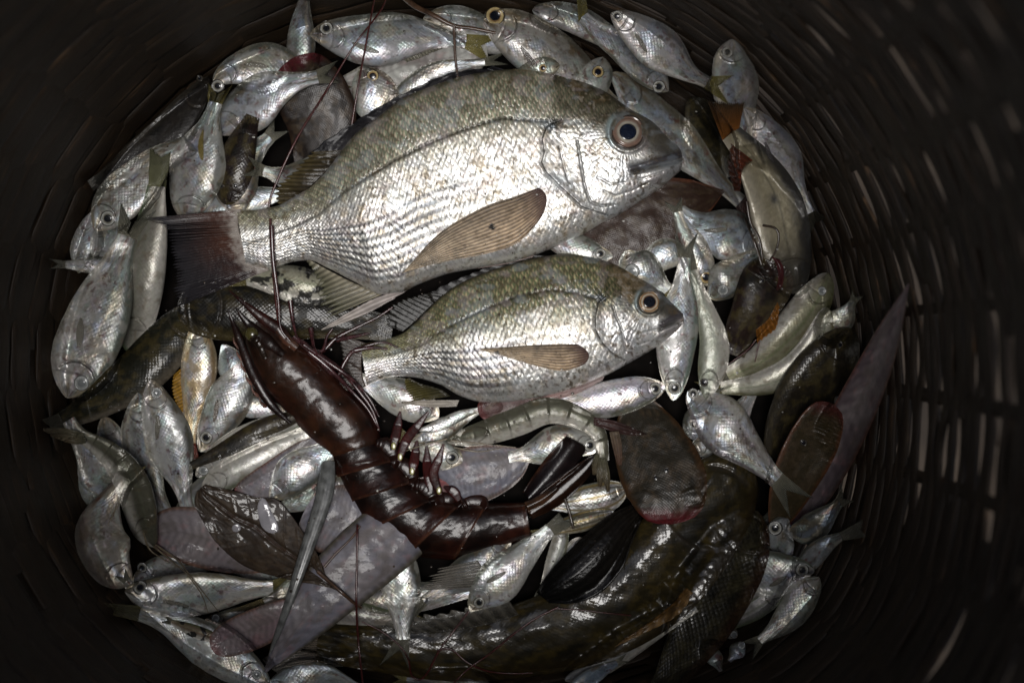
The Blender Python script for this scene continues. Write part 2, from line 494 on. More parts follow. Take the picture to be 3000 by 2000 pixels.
def spine_body(pts, width, belly, profile, n=150):
    u = np.linspace(0, 1, n) ** 1.15
    c = curve(pts, n, u)
    t = np.gradient(c, u, axis=0)
    t = np.stack([gauss1(t[:, 0], n / 40), gauss1(t[:, 1], n / 40)], 1)
    t /= np.linalg.norm(t, axis=1)[:, None]
    nr = np.stack([-t[:, 1], t[:, 0]], 1)          # towards ...
    m = nr[n // 3]
    if m @ A(SIDE[belly]) > 0:                      # nr must point to the back
        nr = -nr
    up, dn, tz = prof(profile, u)
    if profile in ('herring', 'deep', 'blunt'):                # no two alike: slack or sunken backs and bellies
        rq = np.random.RandomState(SEED[0] + 3)
        k1, k2 = rq.rand(2)
        up = up * (.90 + .16 * k1) * (1 + .07 * np.sin(u * (5 + 6 * k2) + 6 * k1)); dn = dn * (.88 + .18 * k2) * (1 + .09 * np.sin(u * (5 + 7 * k1) + 6 * k2))
    B = Body()
    B.u = u; B.D = c + nr * (up * width)[:, None]; B.V = c - nr * (dn * width)[:, None]
    B.tz = tz * (up + dn) * 0.5 * width
    B.L = np.sum(np.linalg.norm(np.diff(c, axis=0), axis=1)); B.W = width; B.c = c; B.t = t; B.nr = nr
    return B

def settle(B, m_top=46, m_bot=12, sup=72, raise_=0.0, deg=1, zfix=None, rank=.66):
    """ring grid; the body comes to rest on the pile"""
    th = np.r_[np.linspace(0, math.pi, m_top), math.pi + np.linspace(0, math.pi, m_bot + 2)[1:-1]]
    B.th = th; B.mt = m_top
    cv = np.cos(th); sv = np.sin(th)
    B.v = cv
    mid = (B.D + B.V) / 2; hv = (B.D - B.V) / 2
    xy = mid[:, None] + hv[:, None] * cv[None, :, None]
    zr = B.tz[:, None] * np.sign(sv) * np.abs(sv) ** 0.92
    h = hsample(xy[..., 0], xy[..., 1])
    R = (h - zr)[:, 2:m_top - 2]
    r = np.percentile(R, sup, axis=1)
    n = len(r)
    if zfix is None:
        k = slice(int(n * .05), int(n * .97))
        co = np.polyfit(B.u[k], r[k], deg)
        if deg == 1: co[0] = np.clip(co[0], -.3 * B.L, .3 * B.L); co[1] = np.median(r[k] - co[0] * B.u[k])
        zc = np.polyval(co, B.u)
        e = np.sort((r - zc)[k])
        zc = zc + e[int(len(e) * rank)] + raise_
    else:
        zc = np.interp(B.u, np.linspace(0, 1, len(zfix)), zfix)
    B.zc = zc
    B.P = np.dstack([xy, zc[:, None] + zr])
    B.hb = h
    return B

def clamp_top(B, eps=1.5):
    mt = B.mt
    P = B.P
    top = P[:, :mt, 2]
    need = np.maximum(top, B.hb[:, :mt] + eps)
    d = need - top
    if d.max() > 0:                       # spread the lift so the skin drapes softly
        for _ in range(3):
            g = d.copy()
            g[1:] = np.maximum(g[1:], d[:-1] * 0.8); g[:-1] = np.maximum(g[:-1], d[1:] * 0.8)
            g[:, 1:] = np.maximum(g[:, 1:], d[:, :-1] * 0.8); g[:, :-1] = np.maximum(g[:, :-1], d[:, 1:] * 0.8)
            d = g
        P[:, :mt, 2] = top + d

def sheet(name, P, mat, parent, col, alpha, rough=0.35, thick=1.2, label=None):
    n, m = P.shape[:2]
    par = np.zeros((n * m, 4)); par[:, 0] = np.broadcast_to(alpha, (n, m)).ravel(); par[:, 1] = rough; par[:, 3] = 1
    o = mesh_obj(name, P.reshape(-1, 3), grid_faces(n, m), mat, parent, col=np.clip(col, 0.001, 1).reshape(-1, 3), par=par, outward=False, label=label)
    md = o.modifiers.new('thickness', 'SOLIDIFY'); md.thickness = thick * S; md.offset = -1
    return o

def fin(name, parent, base, tips, c0, c1, rays=14, jag=0.10, alpha=0.9, zb=None, lift=2.0, seed=1, use_h=True, n_l=16, raydark=0.5, rough=0.3, over=None, sag=True, label=None, thick=1.2, stripe=None):
    """membrane with rays running from the base line to the tip line"""
    rsn = np.random.RandomState(seed)
    m = rays * 5 + 1
    b = curve(base, m); t = curve(tips, m)
    rk = (np.arange(m) / 5.0)
    f = 1 - jag * (np.abs(((rk + 0.5) % 1) - 0.5) * 2) ** 1.5 * (0.4 + rsn.rand(rays + 2)[np.round(rk).astype(int)]) - jag * 0.35 * rsn.rand(rays + 2)[np.round(rk).astype(int)]
    q = np.linspace(0, 1, n_l)
    P2 = b[None] + (t - b)[None] * (q[:, None] * f[None])[..., None]
    h = hsample(P2[..., 0], P2[..., 1])
    ridge = 0.5 + 0.5 * np.cos(2 * math.pi * rk)
    if zb is None:
        z = h + lift
    else:
        zbv = np.interp(np.linspace(0, 1, m), np.linspace(0, 1, len(np.atleast_1d(zb))), np.atleast_1d(zb)) if np.ndim(zb) else np.full(m, float(zb))
        tip_z = np.maximum(h[-1], zbv - 30 if sag else zbv) + lift
        z = np.maximum(zbv[None] + (tip_z - zbv)[None] * q[:, None], h + lift)
    z = z + ridge[None] * 1.4 * (0.3 + 0.7 * q[:, None])
    P = np.dstack([P2, z])
    F = np.broadcast_to(q[:, None], (n_l, m))
    col = A(c0) * (1 - F[..., None]) + A(c1) * F[..., None]
    ns = fbm(P2[..., 0] / 14, P2[..., 1] / 14, seed)
    col = col * (0.65 + 0.7 * ns)[..., None]
    col = col * (1 - raydark * (1 - ridge)[None] * 0.8)[..., None]
    if stripe is not None:
        col = stripe(col, P2, F)
    al = np.clip(alpha + (1 - alpha) * ridge[None] ** 2 * 0.9 + 0 * F, 0, 1)
    o = sheet(name, P, M_FIN, parent, col, al, rough, thick, label)
    splat(P)
    return o

def eye_mesh(parent, x, y, r, surf, style='silver', name='eye', seed=0):
    """domed eye sitting on the local slope of the head, its pupil a part of it"""
    d = np.hypot(surf[:, 0] - x, surf[:, 1] - y)
    k = d < max(r * 1.4, 10)
    if k.sum() < 6:
        k = d <= np.sort(d)[8]
    q = surf[k]
    co, *_ = np.linalg.lstsq(np.c_[q[:, 0] - x, q[:, 1] - y, np.ones(len(q))], q[:, 2], rcond=None)
    gx_, gy_, z0 = co
    sl = math.hypot(gx_, gy_)
    if sl > 0.9: gx_, gy_ = gx_ * .9 / sl, gy_ * .9 / sl
    z0 = max(z0, np.median(q[:, 2]))
    nr, na = 26, 40
    rho = np.linspace(0, 1.12, nr); an = np.linspace(0, 2 * math.pi, na, endpoint=False)
    X = x + r * rho[:, None] * np.cos(an); Y = y + r * rho[:, None] * np.sin(an)
    dome = 0.36 * r * np.sqrt(np.clip(1 - (rho / 1.04) ** 2, 0, 1)) + 0.10 * r * np.exp(-((rho - 1.0) / .06) ** 2) - np.where(rho > 1.06, .12 * r, 0)
    dome = dome - 0.09 * r * np.exp(-((rho - .86) / .05) ** 2)
    Z = z0 - 0.05 * r + gx_ * (X - x) + gy_ * (Y - y) + dome[:, None]
    P = np.dstack([X, Y, Z])
    R = np.broadcast_to(rho[:, None], (nr, na))
    wob = 0.05 * (vnoise(np.cos(an) * 3 + 5, np.sin(an) * 3 + seed) - 0.5)
    R = R + wob[None]
    ns = fbm(X / r * 3, Y / r * 3, seed + 2)
    st = {'silver': ((.36, .36, .33), (.15, .14, .11), (.04, .035, .03)), 'gold': ((.42, .33, .16), (.20, .12, .05), (.04, .03, .02)),
          'bream': ((.22, .15, .115), (.30, .26, .20), (.035, .025, .02)), 'bream2': ((.42, .33, .22), (.16, .07, .025), (.03, .025, .02)),
          'dark': ((.05, .045, .035), (.03, .025, .02), (.015, .012, .01)), 'grey': ((.34, .35, .34), (.22, .23, .22), (.08, .08, .075))}[style]
    c = np.ones((nr, na, 3)) * A(st[0])
    c = mixc(c, st[1], sst(.74, .60, R) if style != 'bream' else sst(.70, .52, R))
    c = mixc(c, st[2], sst(.86, .98, R) if style == 'bream' else sst(.88, .96, R))
    if style == 'bream':
        c = mixc(c, (.20, .12, .09), sst(.72, .84, R) * sst(.98, .86, R) * .7)
        c = mixc(c, (.42, .40, .34), np.exp(-((R - .60) / .06) ** 2) * .8)
    if style == 'bream2':
        c = mixc(c, (.45, .42, .34), np.exp(-((R - .66) / .06) ** 2))
        c = mixc(c, (.20, .09, .03), np.exp(-((R - .80) / .07) ** 2) * .9)
    c = c * (0.6 + 0.8 * ns)[..., None]
    e = mesh_obj(name, P.reshape(-1, 3), grid_faces(nr, na, True), M_EYE, parent, col=c.reshape(-1, 3), outward=False)
    pr = {'silver': .52, 'gold': .56, 'bream': .52, 'bream2': .54, 'dark': .5, 'grey': .5}[style]
    rho2 = np.linspace(0, 1, 9)
    X = x + r * pr * rho2[:, None] * np.cos(an) * 1.04; Y = y + r * pr * rho2[:, None] * np.sin(an) * 1.0
    Z = z0 - 0.05 * r + gx_ * (X - x) + gy_ * (Y - y) + (0.36 * r * np.sqrt(1 - (rho2 * pr) ** 2) + 0.035 * r * np.sqrt(np.clip(1 - rho2 ** 2, 0, 1)) * 2 - 0.012 * r)[:, None]
    pc = {'grey': (.16, .17, .17), 'silver': (.012, .013, .016), 'bream': (.006, .010, .024)}.get(style, (.006, .007, .012))  # bream pupil tinted blue, a sky reflection put into the colour
    cc = np.ones((9, na, 3)) * A(pc)
    mesh_obj('pupil', np.dstack([X, Y, Z]).reshape(-1, 3), grid_faces(9, na, True), M_EYE, e, col=cc.reshape(-1, 3), outward=False)
    splat(P)
    return e

# ------------------------------------------------------------------ colour of the small catch
def pigment(kind, B, seed, opt):
    n, m = B.P.shape[:2]
    U = np.broadcast_to(B.u[:, None], (n, m)); Vv = np.broadcast_to(B.v[None], (n, m))
    X = U * B.L; Y = Vv * B.W * 0.5
    n1 = fbm(X / 26, Y / 18, seed); n2 = fbm(X / 70, Y / 40, seed + 5); n3 = fbm(X / 7, Y / 7, seed + 9)
    rr = np.random.RandomState(seed)
    tint = A(opt.get('tint', (1, 1, 1)))
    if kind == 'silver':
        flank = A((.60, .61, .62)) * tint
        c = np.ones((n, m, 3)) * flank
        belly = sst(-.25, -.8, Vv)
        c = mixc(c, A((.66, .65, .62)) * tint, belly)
        bk = sst(opt.get('back', .32), .84, Vv + (n1 - .5) * .25)
        c = mixc(c, opt.get('backc', (.045, .048, .035)), bk * .95)
        met = .70 - .30 * belly - .40 * bk
        mid = np.exp(-((Vv - .35) / .12) ** 2) * opt.get('band', .35)
        c = mixc(c, (.22, .24, .20), mid)
        # pastel sheen painted into the colour, a few wide drifting patches
        for q, hue in enumerate(((.54, .47, .50), (.42, .50, .64), (.44, .55, .50), (.58, .51, .37))):
            p = sst(.56, .74, fbm(X / 60 + q * 9, Y / 34, seed + 20 + q))
            c = mixc(c, A(hue), p * .55 * (1 - bk))
        dirt = sst(.56, .70, n1) * .75
        c = mixc(c, (.16, .12, .075), dirt * opt.get('dirt', .7))
        gold = sst(.2, .05, U)
        c = mixc(c, (.30, .24, .15), gold * sst(.40, .6, n2) * .7)
        c = c * (0.72 + 0.5 * n3)[..., None]
        ro = .32 + .14 * n2
        scal = .31 * sst(.20, .27, U) * sst(1.0, .95, U)
        lost = sst(.60, .66, fbm(X / 45, Y / 30, seed + 60))
        c = mixc(c, A((.25, .25, .235)) * tint, lost * .7); met = met * (1 - .7 * lost); scal = scal * (1 - lost)
        blood = sst(.70, .76, fbm(X / 22, Y / 16, seed + 66))
        c = mixc(c, (.10, .02, .018), blood * .6)
        coat = .35
        c = mixc(c, (.17, .165, .14), sst(.72, 1.0, np.abs(Vv)) * .55)  # grey edges: on the belly side this is shade put into the colour
    elif kind == 'dark':
        c = np.ones((n, m, 3)) * A(opt.get('base', (.030, .026, .016)))
        c = mixc(c, opt.get('mott', (.085, .066, .025)), sst(.42, .66, n1) * .7)
        c = mixc(c, (.006, .006, .005), sst(.55, .75, n2) * .8)
        belly = sst(-.45, -.9, Vv)
        c = mixc(c, opt.get('bellyc', (.10, .085, .06)), belly * opt.get('bellyf', .4))
        c = c * (0.5 + 1.0 * n3)[..., None]
        met = np.full((n, m), .03); ro = .34 + .15 * n2; scal = np.full((n, m), opt.get('scal', .30)); coat = opt.get('coat', .5); c = c * .62
    elif kind == 'soledark':
        c = np.ones((n, m, 3)) * A(opt.get('base', (.035, .024, .017)))
        c = mixc(c, (.075, .052, .030), sst(.45, .7, n1) * .6)
        rim = sst(.78, .97, np.abs(Vv) + (n1 - .5) * .22) * (.35 + .9 * n2) ; end = sst(.14, .02, U + (n1 - .5) * .08)
        c = mixc(c, opt.get('rimc', (.13, .045, .020)), np.clip(rim * .8 + 0, 0, 1))
        c = mixc(c, opt.get('endc', (.12, .018, .022)), end * .75)
        c = c * (0.55 + 0.9 * n3)[..., None]
        met = np.full((n, m), .08); ro = .34 + .1 * n2; scal = .28 * sst(.97, .8, np.abs(Vv)); coat = .22; c = c * .75
    elif kind == 'solewhite':
        c = np.ones((n, m, 3)) * A(opt.get('base', (.19, .178, .20)))
        c = mixc(c, (.235, .205, .20), sst(.4, .7, n2) * .6)
        c = mixc(c, (.30, .16, .16), sst(.60, .76, n1) * .35)
        rim = sst(.80, .97, np.abs(Vv))
        c = mixc(c, opt.get('rimc', (.20, .10, .06)), rim * .75)
        c = mixc(c, opt.get('endc', (.30, .07, .07)), sst(.10, .0, U) * .8)
        c = c * (1 + .16 * np.sin(U * 120 + np.abs(Vv) * 9 + n1 * 3) * sst(.8, .5, np.abs(Vv)))[..., None]
        c = mixc(c, (.12, .105, .105), np.exp(-((Vv - .05) / .03) ** 2) * .5)
        c = mixc(c, (.13, .11, .10), sst(.5, .72, fbm(X / 50, Y / 30, seed + 3)) * .6)
        ray = np.abs(np.sin(U * 90)) * sst(.78, .84, np.abs(Vv))
        c = c * (1 - .35 * ray)[..., None] * (0.8 + 0.35 * n3)[..., None]
        met = np.full((n, m), .0); ro = .36 + .1 * n2; scal = np.full((n, m), .08); coat = .24; c = c * .88
    elif kind == 'pale':
        c = np.ones((n, m, 3)) * A(opt.get('base', (.34, .33, .29)))
        bk = sst(.35, .95, Vv + (n1 - .5) * .3)
        c = mixc(c, opt.get('backc', (.07, .085, .04)), bk * .85)
        c = mixc(c, (.44, .42, .37), sst(-.1, -.7, Vv))
        ln = np.exp(-((Vv - .18) / .07) ** 2) * opt.get('band', .5)
        c = mixc(c, opt.get('bandc', (.14, .17, .10)), ln)
        c = mixc(c, (.12, .09, .05), sst(.6, .74, n1) * .4)
        c = c * (0.75 + 0.45 * n3)[..., None]
        met = .30 - .2 * bk; ro = .32 + .1 * n2; scal = np.full((n, m), opt.get('scal', .18)); coat = .35
    elif kind == 'cat':
        c = np.ones((n, m, 3)) * A((.20, .175, .115))
        c = mixc(c, (.035, .033, .030), sst(.25, .8, Vv + (n1 - .5) * .3))
        c = mixc(c, (.30, .27, .21), sst(-.2, -.8, Vv) * .8)
        hd = sst(.42, .12, U)
        c = mixc(c, (.022, .020, .018), hd * .92)
        c = mixc(c, (.02, .02, .018), np.exp(-(((U - .55) * B.L / 18) ** 2 + ((Vv + .0) * B.W / 2 / 14) ** 2)))
        c = mixc(c, (.05, .045, .03), np.exp(-((Vv - .1) / .02) ** 2) * .6)
        c = c * (0.75 + 0.5 * n3)[..., None]
        met = np.full((n, m), .18); ro = .34 + .1 * n2; scal = np.full((n, m), .06); coat = .35
    if opt.get('spots'):
        sp = sst(.57, .63, fbm(X / 30, Y / 26, seed + 40, 3))
        c = mixc(c, (.008, .008, .008), sp * .95)
    if opt.get('stripes'):
        st = sst(.0, .6, np.sin(Vv * 17 + n1 * .9))
        c = mixc(c, (.05, .045, .03), st * .75)
        c = mixc(c, (.35, .24, .06), sst(.5, .9, np.sin(Vv * 8.5 + 1)) * .35)
    par = np.zeros((n, m, 4)); par[..., 0] = met; par[..., 1] = ro; par[..., 2] = scal; par[..., 3] = coat
    return np.clip(c, .002, 1), par

def relief(kind, B):
    """gill cover, cheek and mouth pressed into the head"""
    n, m = B.P.shape[:2]
    U = np.broadcast_to(B.u[:, None], (n, m)); Vv = np.broadcast_to(B.v[None], (n, m))
    dz = np.zeros((n, m)); dark = np.zeros((n, m))
    if kind in ('silver', 'pale'):
        a = .215 - .055 * (Vv - .05) ** 2 * 2.2
        d = U - a
        step = np.where(d < 0, np.exp(d / .035), np.exp(-d / .004) * 0 - np.exp(-(d / .010) ** 2))
        dz += B.W * .028 * step * sst(.95, .6, np.abs(Vv))
        dark += np.exp(-((d - .003) / .006) ** 2) * sst(.9, .5, np.abs(Vv))
        a2 = .145 - .03 * (Vv + .1) ** 2
        d2 = U - a2
        dz -= B.W * .014 * np.exp(-(d2 / .006) ** 2) * sst(.5, .1, Vv)
        dark += .6 * np.exp(-(d2 / .005) ** 2) * sst(.4, .0, Vv)
        mo = np.exp(-((Vv + .18 + U * 2.5) / .10) ** 2) * sst(.065, .045, U)
        dz -= B.W * .03 * mo; dark += .8 * mo
    if kind in ('dark', 'cat'):
        d = U - (.20 - .06 * (Vv - .05) ** 2)
        hk = .45 if B.W > 200 else 1.0
        dz += hk * B.W * .022 * np.where(d < 0, np.exp(d / .04), -np.exp(-(d / .012) ** 2)) * sst(.95, .6, np.abs(Vv))
        dark += .8 * np.exp(-((d - .003) / .006) ** 2)
        dz += hk * B.W * .03 * np.exp(-((Vv - .35) / .10) ** 2) * sst(.03, .07, U) * sst(.17, .12, U)
        mo = np.exp(-((U - .035 - .02 * Vv ** 2) / .006) ** 2) * sst(.8, .5, np.abs(Vv))
        dz -= B.W * .035 * mo; dark += .9 * mo
    return dz, np.clip(dark, 0, 1)

SEED = [100]
GT_ = ((.17, .16, .12), (.09, .09, .07)); YT_ = ((.16, .135, .05), (.11, .095, .04))
def fish(name, kind, profile, pts, width, belly, label, group, eye=None, tail=None, tailc=((.20, .19, .14), (.10, .095, .07)), pec=None, dors=None, anal=None,
         cat='fish', n=150, scales=9.0, eye_style='silver', sup=72, raise_=0.0, deg=1, talpha=.7, tz=1.0, **opt):
    if kind == 'soledark' and scales == 9.0: scales = 5.5
    if kind == 'solewhite': tz = 1.7
    SEED[0] += 7; seed = SEED[0]
    if kind == 'silver': width *= 1.02
    B = spine_body(pts, width, belly, profile, n)
    B.tz = B.tz * tz * (1.24 if kind in ('silver', 'pale') else 1.0)
    settle(B, sup=sup, raise_=raise_, deg=deg)
    mid = B.P[n // 2, 0]
    root = thing(name, label, cat, (B.c[n // 2, 0], B.c[n // 2, 1], B.zc[n // 2] - B.tz.max()), group)
    zt = B.zc[-1]
    if tail is None and kind in ('silver', 'pale') and cat == 'fish' and n >= 100:      # every small fish has its forked tail
        e = B.c[-1]; rq = np.random.RandomState(seed + 1)
        ln = (.17 + .05 * rq.rand()) * B.L; sp_ = (.20 + .10 * rq.rand()) * width
        tail = (tuple(e + B.t[-1] * ln + B.nr[-1] * sp_), tuple(e + B.t[-1] * ln * (.8 + .3 * rq.rand()) - B.nr[-1] * sp_), .4)
        tailc = GT_ if rq.rand() < .6 else YT_
    if tail:
        e = B.c[-1]; hw = (B.D[-1] - B.V[-1]) / 2
        b = np.array([e + hw * .95 - B.t[-1] * 4, e - B.t[-1] * 1, e - hw * .95 - B.t[-1] * 4])
        t1, t2 = A(tail[0]), A(tail[1])
        if (t1 - e) @ hw < (t2 - e) @ hw: t1, t2 = t2, t1
        fork = e + ((t1 + t2) / 2 - e) * (tail[2] if len(tail) > 2 else .42)
        pts_t = np.vstack([curve([t1, (t1 * .35 + fork * .65), fork], 20), curve([fork, (t2 * .35 + fork * .65), t2], 20)[1:]])
        fin('tail_fin', root, b, pts_t, tailc[0], tailc[1], rays=18, alpha=talpha, zb=zt, seed=seed, jag=.09)
    def strip(nm, u0, u1, s, hgt, c0, c1, al=.75):
        k = np.linspace(u0, u1, 8); i = (np.interp(k, B.u, np.arange(n))).astype(int)
        E = B.D if s > 0 else B.V
        dr = s * B.nr[i] * .8 + B.t[i] * .75
        base = E[i] - s * B.nr[i] * 3
        ht = hgt * np.sin(np.linspace(.35, 1, 8) * math.pi * .9)
        fin(nm, root, base, base + dr * ht[:, None], c0, c1, rays=12, alpha=al, zb=B.zc[i], seed=seed + s, jag=.18)
    fc = opt.get('finc', ((.20, .19, .15), (.14, .13, .10)))
    if dors: strip('dorsal_fin', dors[0], dors[1], 1, dors[2], *fc)
    if anal: strip('anal_fin', anal[0], anal[1], -1, anal[2], *fc)
    B.hb = hsample(B.P[..., 0], B.P[..., 1]) if not (tail or dors or anal) else B.hb
    col, par = pigment(kind, B, seed, opt)
    dz, dk = relief(kind, B)
    top = np.zeros(len(B.th)); top[:B.mt] = np.sin(B.th[:B.mt]) ** .3
    if opt.get('segs'):
        ph_ = (B.u * opt['segs']) % 1
        dz = dz + (6.0 * ph_ ** 2 * sst(.12, .25, B.u) * sst(1, .93, B.u))[:, None]
        dk = dk + (np.exp(-((ph_ - .97) / .05) ** 2) * .22)[:, None]
    nz = (fbm(B.u[:, None] * B.L / 55 + seed, B.v[None] * B.W / 80, seed) - .5) * B.W * .035
    B.P[..., 2] += (dz + nz) * top[None]
    clamp_top(B)
    col = mixc(col, (.035, .028, .02), dk * .75)
    uv = np.stack([np.broadcast_to((B.u * B.L / scales)[:, None], col.shape[:2]), np.broadcast_to(B.v[None] * B.W * .5 / scales, col.shape[:2])], -1)
    mesh_obj('body', B.P.reshape(-1, 3), grid_faces(n, len(B.th), True), M_SKIN, root, col=col.reshape(-1, 3), par=par.reshape(-1, 4), uv=uv.reshape(-1, 2))
    topP = B.P[:, :B.mt].reshape(-1, 3)
    splat(topP)
    if eye:
        ey = eye if isinstance(eye[0], (tuple, list)) else (eye,)
        for q in ey:
            eye_mesh(root, q[0], q[1], q[2], topP, q[3] if len(q) > 3 else eye_style, seed=seed)
    if pec is None and kind == 'silver': pec = (.27, -.18, .17)
    if pec:
        u0, v0, ln = pec[:3]
        q = np.linspace(0, 1, 14); m = 21
        uu = u0 + ln * q
        ww = .12 * np.sin(np.clip(q * .85 + .10, 0, 1) * math.pi) ** .8
        j = np.linspace(-1, 1, m)
        UU = uu[:, None] * np.ones(m); VV = v0 - .35 * q[:, None] * ln / .2 + ww[:, None] * j[None]
        at = lambda a: np.stack([np.interp(UU, B.u, a[:, 0]), np.interp(UU, B.u, a[:, 1])], -1)
        xy = at((B.D + B.V) / 2) + at((B.D - B.V) / 2) * VV[..., None]
        z = hsample(xy[..., 0], xy[..., 1]) + 2.2 + .8 * np.cos(j * 30)[None]
        c = np.ones((14, m, 3)) * A(opt.get('pecc', (.27, .25, .20))) * (1 - .35 * (.5 + .5 * np.cos(j * 30 + 3)))[None, :, None] * (1 - .3 * q)[:, None, None]
        sheet('pectoral_fin', np.dstack([xy, z]), M_FIN, root, c, .48, .35, .6)
    return root, B

# ------------------------------------------------------------------ the catch, lowest things first
G1 = 'small silver fish packed in the basket'
G2 = 'soles lying in the basket'
G3 = 'dark slippery fish in the basket'
YT = ((.20, .17, .05), (.16, .14, .05))       # yellowish tail
DT = ((.05, .045, .035), (.03, .028, .02))    # dark tail
GT = ((.17, .16, .12), (.10, .10, .08))

def lower_layer():
    f = fish
    # ---- fish that mostly fill the bottom
    f('small_fish', 'silver', 'herring', [(1240, 55), (1340, 60), (1450, 110), (1600, 150)], 110, 'd', 'grey silver fish half hidden between the top herring and the speckled mullet', G1, pec=0, tint=(.7, .7, .7))
    f('small_fish', 'silver', 'slim', [(1560, 30), (1680, 55), (1800, 120), (1880, 160)], 85, 'd', 'dull grey fish at the top edge behind the fish with yellow raised tail', G1, pec=0, tint=(.5, .5, .5))
    f('small_fish', 'silver', 'herring', [(560, 690), (640, 610), (760, 580), (860, 560)], 100, 'd', 'pale silver fish showing under the big bream just above its tail', G1, pec=0, tint=(.7, .75, .8))
    f('small_fish', 'silver', 'herring', [(230, 800), (245, 720), (262, 660), (300, 600)], 70, 'l', 'thin silver fish against the left wall under the glazed eyed head', G1, pec=0, tint=(.6, .6, .6))
    f('small_fish', 'silver', 'deep', [(360, 790), (330, 730), (320, 690), (330, 600)], 110, 'l', 'grey fish with a dark stained flank wedged above the large left silver fish', G1, pec=0, tint=(.6, .6, .6), backc=(.03, .03, .025), back=.1)
    f('small_fish', 'silver', 'slim', [(420, 775), (330, 780), (250, 778), (190, 775)], 58, 'd', 'narrow silver tail piece poking out towards the left wall', G1, pec=0)
    f('small_fish', 'silver', 'herring', [(650, 1010), (680, 1070), (690, 1130), (660, 1200)], 80, 'l', 'grey silver fish sunk between the golden fish and the prawn', G1, pec=0, tint=(.6, .62, .7))
    f('small_fish', 'silver', 'herring', [(840, 1210), (760, 1195), (700, 1190), (640, 1170)], 66, 'd', 'small scaly fish beside the prawn with only its flank in view', G1, pec=0, tint=(.75, .78, .8))
    f('small_fish', 'silver', 'herring', [(330, 1530), (290, 1440), (255, 1360), (230, 1290)], 90, 'l', 'pale fish sliver against the left wall behind the fish with black and white eye', G1, tail=(), pec=0, tint=(.7, .7, .65))
    f('small_fish', 'silver', 'herring', [(300, 1220), (330, 1300), (370, 1370), (380, 1470)], 110, 'l', 'dull dark silver fish under the little translucent shrimp on the left', G1, tail=(), pec=0, tint=(.5, .5, .45))
    f('small_fish', 'pale', 'slim', [(372, 1215), (376, 1270), (380, 1320), (385, 1400)], 46, 'l', 'cream yellow sliver of a fish left of the upright herring', G1, base=(.42, .38, .22))
    f('small_fish', 'silver', 'herring', [(1640, 700), (1720, 760), (1800, 800)], 60, 'd', 'narrow grey fish under the gap between the two bream', G1, pec=0, tint=(.4, .4, .4))
    f('small_fish', 'silver', 'slim', [(1010, 1790), (1120, 1760), (1250, 1745), (1390, 1730)], 95, 'd', 'pale stringy fish lying under the tail down fish below the prawn', G1, pec=0, tint=(.7, .66, .66))
    f('small_fish', 'pale', 'slim', [(880, 1780), (1000, 1800), (1120, 1815), (1190, 1800)], 100, 'd', 'grey brown fish flank under the long white tongue sole', G1, base=(.14, .13, .12))
    f('small_fish', 'silver', 'herring', [(2010, 1330), (2090, 1290), (2150, 1230), (2220, 1130)], 90, 'd', 'pale fish showing as a white corner under the slanting herring', G1, pec=0, tint=(.65, .65, .66))
    f('small_fish', 'silver', 'herring', [(1730, 1590), (1690, 1600), (1660, 1690), (1640, 1760)], 70, 'l', 'small shiny fish head beside the black fin', G1, pec=0)
    f('small_fish', 'pale', 'slim', [(1650, 1530), (1640, 1590), (1620, 1650), (1590, 1720)], 52, 'l', 'smooth pale white fish belly beside the black fin', G1, base=(.40, .40, .38), scal=.04)
    f('dark_goby', 'dark', 'slim', [(2020, 290), (2060, 350), (2100, 430), (2130, 520)], 110, 'l', 'black wet fish in the gap between the speckled fish tail and the catfish', G3)
    f('small_fish', 'silver', 'herring', [(2390, 1420), (2340, 1480), (2250, 1560), (2180, 1640)], 110, 'd', 'shadowed fish under the grey head with cream eye at lower right', G1, pec=0, tint=(.35, .35, .33))  # skin tinted dark, its shadow put into the colour
    f('small_fish', 'silver', 'herring', [(1500, 1560), (1420, 1640), (1330, 1700), (1240, 1760)], 110, 'd', 'shadowed fish flank deep between prawn belly and big goby', G1, pec=0, tint=(.4, .4, .42))  # dark tint paints the shadow onto the skin
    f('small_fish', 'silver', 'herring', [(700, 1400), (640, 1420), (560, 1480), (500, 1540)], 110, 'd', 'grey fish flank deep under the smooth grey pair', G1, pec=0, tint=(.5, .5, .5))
    f('small_fish', 'silver', 'herring', [(700, 640), (690, 560), (720, 470), (790, 400)], 120, 'l', 'shadowed fish deep behind the black brown blunt head', G1, pec=0, tint=(.3, .3, .3))  # shadow painted in by darkening the skin tint
    # ---- along the top
    f('small_fish', 'silver', 'slim', [(880, 230), (882, 140), (884, 60), (890, 0)], 84, 'l', 'grey fish standing tail up against the top left wall', G1, tail=((868, -70), (915, -70)), tailc=DT, pec=0, tint=(.38, .38, .38), backc=(.05, .05, .04))
    f('tongue_sole', 'solewhite', 'sole', [(1420, 120), (1330, 170), (1200, 190), (1080, 240), (960, 250)], 165, 'd', 'pale underside of a sole stained brown under the top herring', G2, base=(.40, .40, .37), rimc=(.3, .28, .22), endc=(.4, .4, .37), sup=70)
    f('small_fish', 'silver', 'herring', [(909, 102), (1000, 105), (1120, 106), (1250, 108), (1367, 122)], 152, 'd', 'long silver herring with clear eye and yellow forked tail along the top', G1, eye=(956, 83, 19, 'silver'), tail=((1474, 107), (1440, 190), .5), tailc=YT, anal=(.6, .85, 16), tint=(.78, .8, .86), dirt=.3)
    f('small_fish', 'silver', 'herring', [(1120, 330), (1200, 262), (1290, 205), (1420, 182)], 74, 'd', 'small scaly silver fish just above the back of the big bream', G1, pec=0, tint=(.8, .8, .8))
